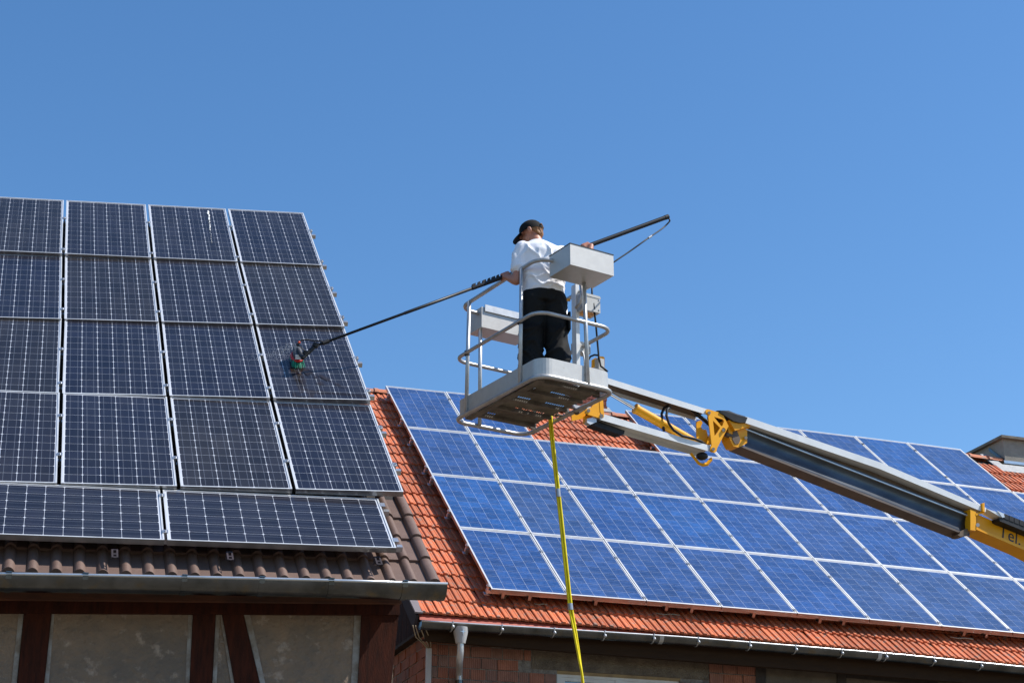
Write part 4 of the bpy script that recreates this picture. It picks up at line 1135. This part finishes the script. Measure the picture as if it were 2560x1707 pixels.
# telescopic boom: white cable tray above dark steel box
BN = unit(np.array([-0.46, 0.89, 0])); BO = J(1860, 1060, .0)
def Bm(x, y, d=0.0): return hit(x, y, BO + BN * d, BN)
def bp(name, pxs, d, depth, mat, parent=None): return part(name, MB().prism([Bm(x, y, d) for x, y in pxs], BN * depth), mat, parent or lift)
bp('cable_tray', [(1864, 1040.5), (2200, 1155), (2466, 1269), (2464, 1279), (2455, 1278), (2200, 1172), (1864, 1057)], -.02, .14, 'boom_white')
bp('boom_recess_fill', [(1864, 1055), (2200, 1170), (2455, 1276), (2424, 1287), (1862, 1068)], .10, .06, 'boom_inside')  # dark box filling the gap below the tray, its colour stands for shade
secs = []
for (xt, yt), (xb, yb) in (((1862, 1072), (1862, 1119)), ((2424, 1290), (2424, 1341))):
    pr_ = []
    for k in range(13):
        t = k / 12; pr_.append(Bm(xt + (xb - xt) * t, yt + (yb - yt) * t, .05 + .022 * math.sin(math.pi * min(t / .9, 1.0))))
    pr_ += [Bm(xb, yb, .20), Bm(xt, yt, .20)]; secs.append(pr_)
part('boom_section', MB().loft(secs), 'boom_steel', lift, 30)
bp('boom_top_flange', [(1862, 1066), (2424, 1285), (2424, 1291), (1862, 1072)], .045, .16, 'boom_steel')
bp('boom_bead', [(1862, 1069.5), (2424, 1288), (2424, 1291), (1862, 1072.5)], .036, .02, 'galvanised')
bp('boom_bottom_flange', [(1850, 1111), (2418, 1334), (2416, 1338), (1848, 1115)], .042, .18, 'boom_under')
# yellow collar and outer boom
bp('boom_collar', [(2426, 1272), (2440, 1278), (2440, 1326), (2426, 1324)], -.01, .24, 'lift_yellow')
bp('boom_collar', [(2440, 1283), (2460, 1276), (2462, 1281), (2441, 1288)], -.015, .04, 'lift_yellow')
bp('tray_clamp', [(2456, 1257), (2461.5, 1256), (2462, 1280), (2457, 1277)], -.045, .03, 'lift_yellow')
bp('collar_foot', [(2394, 1336), (2399, 1334), (2400, 1328), (2412, 1322), (2424, 1320), (2424, 1330), (2412, 1340), (2400, 1340)], .03, .12, 'boom_inside')
ob = bp('outer_boom', [(2441, 1284), (2560, 1334), (2800, 1436), (2800, 1490), (2560, 1366), (2441, 1316)], .10, .16, 'lift_yellow')
bp('boom_flange', [(2441, 1316), (2560, 1366.5), (2800, 1490), (2800, 1497), (2560, 1374), (2441, 1323)], .05, .22, 'lift_yellow')
for x, y in ((2444.5, 1311.5),): part('bolt', MB().tube([Bm(x, y, -.02), Bm(x, y, .02)], .02, 10), 'label_white', lift, 60)
bp('tray_end', [(2464, 1270), (2494, 1280), (2511, 1283), (2513, 1293), (2504, 1293)], -.018, .13, 'boom_white')
bp('tray_end_cap', [(2493, 1275.5), (2509, 1283), (2512, 1292), (2506, 1293.5)], -.026, .006, 'galvanised')
ch = MB()
for i in range(16):
    t = i / 15; x0 = 2511 + 190 * t; y0 = 1283 + 76 * t
    ch.prism([Bm(x0, y0, -.02), Bm(x0 + 11, y0 + 4.4, -.02), Bm(x0 + 11, y0 + 17, -.02), Bm(x0, y0 + 12.5, -.02)], BN * .12)
part('energy_chain', ch, 'black_rubber', lift)
bp('chain_trough', [(2498, 1294), (2512, 1294), (2700, 1370), (2700, 1384), (2500, 1302)], -.015, .13, 'black_rubber')
# lettering on the outer boom
tx = bpy.data.curves.new('lettering', 'FONT'); tx.body = 'Tel.'; tx.size = .19; tx.extrude = .001; tx.space_character = 1.06
to = bpy.data.objects.new('tmp', tx); COL.objects.link(to)
dg = bpy.context.evaluated_depsgraph_get(); tm = bpy.data.meshes.new_from_object(to.evaluated_get(dg)); bpy.data.objects.remove(to); tm.name = 'lettering'
tm.materials.clear(); tm.materials.append(MATS['lettering_blue'])
t0, t1 = Bm(2497, 1339, .0975), Bm(2560, 1366.5, .0975)
ta = unit(t1 - t0); tn = -BN; tu = np.cross(tn, ta)
tm.transform(frame(t0, ta, tu, tn)); put('lettering', tm, ob)

# ------------------------------------------------------------------ yellow double hose
def smooth_path(pts_, n=6):
    out = []
    P = [np.asarray(p, float) for p in pts_]
    for i in range(len(P) - 1):
        p0 = P[max(i - 1, 0)]; p1 = P[i]; p2 = P[i + 1]; p3 = P[min(i + 2, len(P) - 1)]
        for k in range(n):
            t = k / n
            out.append(.5 * ((2 * p1) + (-p0 + p2) * t + (2 * p0 - 5 * p1 + 4 * p2 - p3) * t * t + (-p0 + 3 * p1 - 3 * p2 + p3) * t ** 3))
    out.append(P[-1]); return out
HY = 14.62
hpts = [(1376, 1040), (1377.5, 1066), (1384, 1130), (1393, 1210), (1398.5, 1260), (1406, 1330), (1416, 1425), (1426, 1515), (1437.5, 1580), (1449, 1650), (1457, 1707)]
hl = [at(x, y, HY - .0 * i) for i, (x, y) in enumerate(hpts)]
hx, hz0 = hl[-1][0], hl[-1][2]
for k in range(1, 9): hl.append(np.array([hx + .16 * k / 8 * (1 - k / 16), HY - .02 * k, hz0 + (.02 - hz0) * k / 8]))
hc = smooth_path(hl, 5)
hose = thing('yellow_hose', 'doubled yellow water hose hanging down from the work cage', 'hose', hl[0])
tw_ = [min(max((k - 36) * .13, 0), 2.2) for k in range(len(hc))]
for s in (-1, 1):
    path = [p + s * .0108 * (VX * math.cos(t) + np.array([0, 1, 0]) * math.sin(t)) for p, t in zip(hc, tw_)]
    part('hose_line', MB().tube(path, .0108, 8), 'hose_yellow', hose, 180)
for (x, y, dx, dy) in ((1394.3, 1222, 2, 20), (1425.2, 1508, 1.7, 16)):
    part('tape_band', MB().tube([at(x, y, HY), at(x + dx, y + dy, HY)], .0235, 10), 'tape_grey', hose, 60)

# ------------------------------------------------------------------ washing pole and brush
ra, rb2, rn, ro = LROW[1]
bt_ = hit(745, 905, ro, rn)                                   # contact region on the panel
P_l = at(1264, 690.5, 13.85); P_j = at(793, 863, 13.19)
pd = unit(P_l - P_j)
def pole_at(x):
    best = None
    lo, hi = 0.0, 6.0
    for _ in range(50):
        m_ = (lo + hi) / 2; q_ = P_j + pd * m_ - EYE; X_ = 1280 + FPX * q_[0] / (q_ @ VF)
        if X_ < x: lo = m_
        else: hi = m_
    return P_j + pd * lo
pole = thing('washing_pole', 'long black telescopic washing pole held across the cage by the worker', 'pole', P_l)
Pe = pole_at(1668)
Pm = pole_at(1185)
part('pole_tube', MB().tube([P_j, pole_at(1010), pole_at(1012), Pm], [.0115, .0125, .0145, .0145], 10), 'black_pole', pole, 180)
part('pole_grip', MB().tube([pole_at(1180), pole_at(1265), pole_at(1400), Pe], [.018, .020, .021, .0225], 12), 'black_pole', pole, 60)
for i, x in enumerate((1184, 1197, 1210, 1222, 1233, 1244)):
    p = pole_at(x); part('pole_clip', MB().box(p + UPZ * .022, pd * (.012 if i % 2 else .018), np.cross(pd, UPZ) * .014, UPZ * .018), 'black_rubber', pole)
part('end_cap', MB().tube([Pe - pd * .03, Pe + pd * .012], .0245, 12), 'black_rubber', pole, 60)
wt = smooth_path([Pe + pd * .005, at(1674, 550, Pe[1]), at(1672, 556, Pe[1]), at(1655, 572, Pe[1] - .05), at(1620, 596, 14.1), at(1575, 628, 14.0), at(1528, 660, 13.9), at(1490, 690, 13.9), at(1480, 712, 14.0)], 5)
part('water_tube', MB().tube(wt, .0075, 8), 'black_rubber', pole, 180)
part('tube_tie', MB().tube([at(1621, 595.3, 14.1), at(1629, 589.8, 14.12)], .011, 8), 'tape_grey', pole, 60)
# goose neck down to the brush
neck = [P_j, at(786, 866.5, 13.17), at(775, 877, 13.16), at(764, 888, 13.15), at(757, 895, 13.14)]
part('goose_neck', MB().tube(neck, [.0165, .017, .019, .017, .014], 10), 'black_rubber', pole, 60)
part('neck_joint', MB().tube([at(791, 859, 13.17), at(787, 867, 13.17)], .027, 10), 'black_rubber', pole, 60)
part('neck_joint', MB().tube([at(766, 879, 13.15), at(761, 886, 13.15)], .024, 10), 'black_rubber', pole, 60)
part('pole_joint', MB().tube([pole_at(806), pole_at(822)], .019, 10), 'black_rubber', pole, 60)
brush = thing('washing_brush', 'grey and red washing brush with green bristles on a dark panel', 'brush', bt_)
def bs(u, v, h): return bt_ + ra * u + rb2 * v + rn * h
fu = unit(-rb2 * 1.0 + rn * .15)
bodyp = []
for (v, h, wd_, th_) in ((.095, .095, .030, .022), (.07, .098, .036, .030), (.0, .088, .040, .036), (-.055, .080, .040, .034), (-.085, .076, .036, .026)):
    c = bs(-.012, v, h); nR = 12
    bodyp.append([c + ra * wd_ * math.copysign(abs(math.cos(2 * math.pi * k / nR)) ** .6, math.cos(2 * math.pi * k / nR)) + rn * th_ * math.copysign(abs(math.sin(2 * math.pi * k / nR)) ** .6, math.sin(2 * math.pi * k / nR)) for k in range(nR)])
bh = part('brush_body', MB().loft(bodyp), 'brush_grey', brush, 50)
rp_ = MB().tube([bs(-.012 + .045 * math.cos(a), -.0 + .098 * math.sin(a), .050) for a in np.linspace(0, 2 * math.pi, 20)[:-1]], .014, 6, closed=True)
part('bumper', rp_, 'brush_red', brush, 180)
ln_ = unit(-rb2 * .85 + rn * .5); lu_ = np.cross(ln_, ra)
lc = bs(-.012, -.095, .088)
part('label_plate', MB().box(lc, ra * .028, lu_ * .020, ln_ * .004), 'label_white', bh)
part('label_text', MB().box(lc + ln_ * .0045 + lu_ * .002, ra * .018, lu_ * .003, ln_ * .0006), 'label_print', bh)
btl = MB(); brd = random.Random(4)
for i in range(120):
    u, v = brd.uniform(-.05, .03), brd.uniform(-.085, .08)
    p0 = bs(u, v, .055); p1 = bs(-.01 + (u + .01) * 1.45 + brd.uniform(-.006, .006), v * 1.25 - .035 + brd.uniform(-.006, .006), .004)
    btl.tube([p0, p1], [.005, .0025], 4)
part('bristles', btl, 'bristle_green', brush, kind='stuff')
part('brush_socket', MB().tube([at(757, 895, 13.14), bs(-.012, .03, .11)], .017, 10), 'black_rubber', brush, 60)
nz = at(745, 862, 13.12)
part('nozzle', MB().box(nz, VX * .012, np.array([0, .012, 0]), UPZ * .010), 'black_rubber', brush)
part('nozzle_tip', MB().ball(at(748, 856, 13.12), .012, 8, 6), 'nozzle_orange', brush, 180)
part('nozzle_hose', MB().tube(smooth_path([at(748, 856, 13.12), at(753, 851, 13.12), at(766, 849, 13.13), at(785, 852, 13.14), at(806, 853, 13.15)], 4), .006, 6), 'black_rubber', brush, 180)
part('nozzle_hose', MB().tube([nz, at(752, 868, 13.12), at(758, 873, 13.12), at(764, 880, 13.13)], .004, 6), 'black_rubber', brush, 180)

# dirty water running down the glass below the brush
dw = bpy.data.materials.new('dirty_water'); dw.use_nodes = True
dN = dw.node_tree.nodes; dL = dw.node_tree.links; dP = dN['Principled BSDF']
dP.inputs['Base Color'].default_value = (0.035, 0.022, 0.012, 1); dP.inputs['Roughness'].default_value = 0.08
dg_ = dN.new('ShaderNodeNewGeometry'); dn_ = dN.new('ShaderNodeTexNoise'); dn_.inputs['Scale'].default_value = 11; dn_.inputs['Detail'].default_value = 6
dL.new(dg_.outputs['Position'], dn_.inputs['Vector'])
dr_ = dN.new('ShaderNodeMapRange'); dr_.inputs['From Min'].default_value = .42; dr_.inputs['From Max'].default_value = .66; dr_.inputs['To Max'].default_value = .75
dL.new(dn_.outputs['Fac'], dr_.inputs['Value']); dL.new(dr_.outputs[0], dP.inputs['Alpha'])
MATS['dirty_water'] = dw
wr_rand = random.Random(2)
pm_inv = np.array([ra, rb2, rn])
for (u0_, v0_, u1_, v1_, wd_) in ((-.02, -.13, .0, -.50, .05), (.03, -.12, .16, -.50, .06), (.08, -.16, .33, -.52, .05), (-.06, -.12, -.07, -.40, .035)):
    nS = 9; L_, R__ = [], []
    for k in range(nS):
        t = k / (nS - 1); c = bs(u0_ + (u1_ - u0_) * t, v0_ + (v1_ - v0_) * t, .0012); ww = wd_ * (.6 + .5 * wr_rand.random()) * (1 - .5 * t)
        L_.append(c - ra * ww); R__.append(c + ra * ww)
    part('dirty_water', MB().add(L_ + R__, [(k, k + nS, k + nS + 1, k + 1) for k in range(nS - 1)]), 'dirty_water', brush)

# fine spray around the brush
sp_ = MB(); srd = random.Random(9)
for i in range(800):
    t = srd.random() ** .8; a = srd.gauss(0, .26)
    p = nz - ra * .035 + (-ra * .75 - rb2 * .95 + ra * a * 1.2) * t * .38 + rn * srd.uniform(-.02, .04)
    hgt_ = (p - ro) @ rn
    if hgt_ < .01: p = p + rn * (.012 - hgt_)
    s = srd.uniform(.0006, .0013); sp_.ball(p, s, 4, 3)
spo = part('water_spray', sp_, 'label_white', None); spo['kind'] = 'stuff'; spo['label'] = 'fine white water spray beside the brush head'; spo['category'] = 'spray'

# ------------------------------------------------------------------ the worker
MO = np.array([0.285, 13.80, 5.03]) + Z
FD = unit([-.17, .985, 0]); RD = np.array([FD[1], -FD[0], 0])
def m(r, f, z): return MO + RD * r + FD * f + UPZ * z
def world_to_m(p): d = np.asarray(p) - MO; return d @ RD, d @ FD, d[2]
def cone(mb, p0, p1, r0, r1, seg=14):
    mb.ball(p0, r0, seg, 8); mb.ball(p1, r1, seg, 8); mb.tube([p0, p1], [r0, r1], seg); return mb
def ell(c, ax, ay, n=20): return [c + ax * math.cos(2 * math.pi * k / n) + ay * math.sin(2 * math.pi * k / n) for k in range(n)]
def blob(name, mb, voxel, mat, parent, it=3, disp=None):
    me = mb.mesh('tmp', mat); ob_ = bpy.data.objects.new('tmp', me); COL.objects.link(ob_)
    md = ob_.modifiers.new('r', 'REMESH'); md.mode = 'VOXEL'; md.voxel_size = voxel; md.adaptivity = 0
    dg_ = bpy.context.evaluated_depsgraph_get(); me2 = bpy.data.meshes.new_from_object(ob_.evaluated_get(dg_)); bpy.data.objects.remove(ob_)
    n_ = len(me2.vertices); co = np.zeros(n_ * 3); me2.vertices.foreach_get('co', co); co = co.reshape(-1, 3)
    ed = np.zeros(len(me2.edges) * 2, int); me2.edges.foreach_get('vertices', ed); ed = ed.reshape(-1, 2)
    deg = np.bincount(ed.ravel(), minlength=n_)[:, None]
    for _ in range(it):
        s = np.zeros_like(co); np.add.at(s, ed[:, 0], co[ed[:, 1]]); np.add.at(s, ed[:, 1], co[ed[:, 0]])
        co = co * .4 + .6 * s / np.maximum(deg, 1)
    me2.vertices.foreach_set('co', co.ravel()); me2.update()
    if disp:
        no_ = np.zeros(n_ * 3); me2.vertices.foreach_get('normal', no_); no_ = no_.reshape(-1, 3)
        co = co + no_ * disp(co)[:, None]; me2.vertices.foreach_set('co', co.ravel()); me2.update()
    me2.polygons.foreach_set('use_smooth', [True] * len(me2.polygons))
    me2.materials.clear(); me2.materials.append(MATS[mat]); me2.name = name
    return put(name, me2, parent)
man = thing('person', 'man in black cap, white t-shirt and black work trousers standing in the cage', 'person', MO)
# joints
HL = pole_at(1264); HRt = pole_at(1464)
shL, shR = m(-.19, .0, 1.335), m(.175, .02, 1.325)
elL, elR = m(-.255, -.03, .995), m(.43, .15, 1.19)
wrL = HL - pd * .0 - FD * .055 - UPZ * .035 ; wrR = HRt + pd * .05 - FD * .05 - UPZ * .03
neckb, headc = m(-.055, .02, 1.41), m(-.105, .06, 1.535)
hd = unit(np.array([-.92, .22, -.27])); hup = unit(UPZ - hd * (hd @ UPZ)); hsd = np.cross(hd, hup)   # face direction, up, right side
def h(f, s, u): return headc + hd * f + hsd * s + hup * u
body = MB()
cone(body, neckb, headc - hup * .04 - hd * .02, .060, .056)
body.ball(headc, .001, 6, 4)
# skull, jaw, nose, ear
def ellipsoid(mb, c, ax, ay, az, seg=16, rings=10):
    k0 = len(mb.v); mb.ball((0, 0, 0), 1.0, seg, rings)
    for i in range(k0, len(mb.v)):
        x, y, z_ = mb.v[i]; mb.v[i] = tuple(np.asarray(c) + ax * x + ay * y + az * z_)
    return mb
ellipsoid(body, h(-.01, 0, .025), hd * .098, hsd * .076, hup * .095)
ellipsoid(body, h(.035, 0, -.055), hd * .062, hsd * .056, hup * .062)
ellipsoid(body, h(.098, 0, -.018), hd * .022, hsd * .013, hup * .020)
ellipsoid(body, h(.088, 0, -.060), hd * .014, hsd * .024, hup * .010)
ellipsoid(body, h(.075, 0, -.095), hd * .024, hsd * .026, hup * .018)
for s in (-1, 1):
    ellipsoid(body, h(-.006, s * .086, -.014), hd * .022, hsd * .012, hup * .034)
    ellipsoid(body, h(.072, s * .034, .012), hd * .016, hsd * .020, hup * .010)
body.loft([ell(m(0, 0, .82), RD * .16, FD * .10), ell(m(0, 0, .95), RD * .155, FD * .10), ell(m(-.01, 0, 1.15), RD * .165, FD * .105), ell(m(-.015, .0, 1.30), RD * .18, FD * .105), ell(m(-.03, .01, 1.40), RD * .09, FD * .07)])
for sh, el, wr_ in ((shL, elL, wrL), (shR, elR, wrR)):
    cone(body, sh, el, .052, .042); cone(body, el, el * .7 + wr_ * .3, .043, .042); cone(body, el * .7 + wr_ * .3, wr_, .042, .027)
def hand(mb, wr_, grip, axis, side):
    """palm beside the pole, four fingers wrapped round it, thumb along it"""
    to = unit(grip - wr_ - axis * ((grip - wr_) @ axis)); up = np.cross(axis, to) * side
    palm = grip - to * .028
    cone(mb, wr_, palm + axis * .012, .026, .024); cone(mb, palm - axis * .026, palm + axis * .030, .022, .024)
    for k, (s, L) in enumerate(((-.034, .85), (-.012, 1.0), (.011, 1.05), (.033, .95))):
        b0 = palm + axis * s + up * .018
        b1 = grip + axis * s + up * .033; b2 = grip + axis * s + to * .028 * L + up * .022; b3 = grip + axis * s + to * .030 * L - up * .008
        cone(mb, b0, b1, .0105, .0098, 8); cone(mb, b1, b2, .0098, .0090, 8); cone(mb, b2, b3, .0090, .0080, 8)
    t0 = palm + axis * .03 - up * .012; t1 = grip + axis * .052 - up * .026; t2 = grip + axis * .040 + to * .022 - up * .026
    cone(mb, t0, t1, .013, .011, 8); cone(mb, t1, t2, .011, .009, 8)
hand(body, wrL, HL, -pd, -1); hand(body, wrR, HRt, pd, 1)
hipL, hipR = m(-.095, 0, .84), m(.095, 0, .84)
knL, knR = m(-.105, .03, .46), m(.118, .02, .46); ftL, ftR = m(-.125, -.01, .07), m(.14, -.02, .07)
for hp_, kn, ft in ((hipL, knL, ftL), (hipR, knR, ftR)):
    cone(body, hp_, kn, .078, .055); cone(body, kn, ft, .054, .036); cone(body, ft, ft + FD * .12 - UPZ * .03, .036, .03)
blob('body', body, .0075, 'skin', man, 2)
# trousers
tr = MB()
tr.loft([ell(m(0, -.005, .80), RD * .188, FD * .125), ell(m(0, -.008, .88), RD * .192, FD * .132), ell(m(0, .0, .985), RD * .165, FD * .112)])
for s, hp_, kn, ft in ((-1, hipL, knL, ftL), (1, hipR, knR, ftR)):
    hp2 = hp_ - FD * .008
    cone(tr, hp2, kn, .114, .108); cone(tr, kn, ft + UPZ * .03, .108, .098)
def ridge(x, p=2.2): return (1 - np.abs(np.sin(x))) ** p
def tro_disp(co):
    d = co - MO; z_ = d[:, 2]; r_ = d @ RD; f_ = d @ FD
    q_ = 1.1 * np.sin(9 * r_ + 5 * f_ + 6 * z_) + .7 * np.sin(23 * r_ - 13 * z_)
    w1 = ridge(17 * z_ + 6 * r_ + q_) + .7 * ridge(25 * z_ - 12 * r_ + 1.6 * q_ + 1.0)
    low = np.clip((.62 - z_) * 5, 0, 1) + .55 * np.exp(-((z_ - .78) / .07) ** 2) + .3
    return w1 * .017 * low * np.clip((.97 - z_) * 9, 0, 1)
blob('trousers', tr, .010, 'trouser_black', man, 4, tro_disp)
pk = MB().box(m(.222, -.02, .62), RD * .012, FD * .07, UPZ * .09)
for s, ft in ((-1, ftL), (1, ftR)):
    b_ = MB(); ellipsoid(b_, ft + FD * .05 - UPZ * .025, FD * .145, RD * .05, UPZ * .045); part('shoe', b_, 'shoe_leather', man, 180)
blob('pocket', pk, .008, 'trouser_black', man, 3)
part('pocket_logo', MB().box(m(.205, -.125, .80), RD * .016, FD * .004, UPZ * .012), 'decal_yellow', man)
# shirt
shm = MB()
shm.loft([ell(m(.002, -.004, .885), RD * .203, FD * .142), ell(m(0, -.004, .97), RD * .200, FD * .138), ell(m(-.006, -.004, 1.08), RD * .205, FD * .140), ell(m(-.012, -.002, 1.20), RD * .216, FD * .144), ell(m(-.016, .0, 1.29), RD * .226, FD * .142), ell(m(-.020, .004, 1.355), RD * .202, FD * .122), ell(m(-.035, .012, 1.405), RD * .118, FD * .09), ell(m(-.050, .018, 1.432), RD * .074, FD * .072)])
for sh, el in ((shL, elL), (shR, elR)):
    e_ = sh + (el - sh) * .60
    cone(shm, sh, sh + (el - sh) * .35, .082, .082); cone(shm, sh + (el - sh) * .35, e_, .082, .080)
def shirt_disp(co):
    d = co - MO; z_ = d[:, 2]; r_ = d @ RD; f_ = d @ FD
    q_ = 1.0 * np.sin(8 * r_ + 5 * z_) + .8 * np.sin(19 * r_ - 11 * z_) + .4 * np.sin(37 * r_ + 23 * z_)
    low = np.clip((1.24 - z_) * 3.5, 0, 1) * np.clip((z_ - .87) * 14, 0.1, 1)
    w1 = ridge(27 * z_ + 9 * r_ + q_) * .013 * low + ridge(40 * z_ - 15 * r_ + 1.3 * q_) * .008 * low
    up_ = 1.3 * np.clip((z_ - 1.10) * 5, 0, 1) * np.clip((1.40 - z_) * 9, 0, 1)
    w2 = ridge(17 * r_ + 7 * z_ + .8 * q_) * .010 * up_ + ridge(29 * r_ - 13 * z_ + q_) * .006 * up_
    return (w1 + w2) * 1.5 - .008
blob('shirt', shm, .0095, 'shirt_white', man, 4, shirt_disp)
# hair and cap
hr = MB()
ellipsoid(hr, h(-.050, 0, .000), hd * .068, hsd * .078, hup * .060)
ellipsoid(hr, h(-.072, 0, -.045), hd * .036, hsd * .058, hup * .045)
def hair_disp(co):
    d = (co - headc); return .003 * np.sin(240 * (d @ hsd) + 60 * (d @ hup)) + .003 * np.sin(130 * (d @ hd) + 170 * (d @ hsd))
blob('hair', hr, .007, 'hair_ginger', man, 2, hair_disp)
cp_ = MB(); rings = []
for i in range(8):
    a = i / 7 * math.pi / 2; rad = max(math.cos(a) ** .8, .03); zz_ = math.sin(a)
    ring = []
    for k in range(28):
        t = 2 * math.pi * k / 28
        ring.append(h(-.010 + .114 * rad * math.cos(t), .0905 * rad * math.sin(t), .004 + .012 * math.cos(t) + (.108 - .012 * math.cos(t)) * zz_))
    rings.append(ring)
cp_.loft(rings)
cap = part('cap', cp_, 'cap_black', man, 70)
bm_ = MB()
ns = 15
tt = np.linspace(-1.25, 1.25, ns)
inner = [h(-.010 + .112 * math.cos(t), .089 * math.sin(t), .016 + .012 * math.cos(t) - .012) for t in tt]
outer = [h(.060 + .125 * math.cos(t), .098 * math.sin(t), -.002 - .040 * math.cos(t) - .012 * math.sin(t) ** 2) for t in tt]
V = inner + outer + [p - hup * .006 for p in inner] + [p - hup * .006 for p in outer]
F = []
for k in range(ns - 1):
    F += [(k, k + 1, ns + k + 1, ns + k), (2 * ns + k + 1, 2 * ns + k, 3 * ns + k, 3 * ns + k + 1), (ns + k, ns + k + 1, 3 * ns + k + 1, 3 * ns + k)]
bm_.add(V, F)
part('cap_brim', bm_, 'cap_black', cap, 50)
part('cap_strap', MB().tube([h(-.119 - .002 * math.cos(t), .050 * math.sin(t), .010 + .022 * math.cos(t)) for t in np.linspace(-1.3, 1.3, 9)], .007, 6), 'cap_trim', cap, 180)
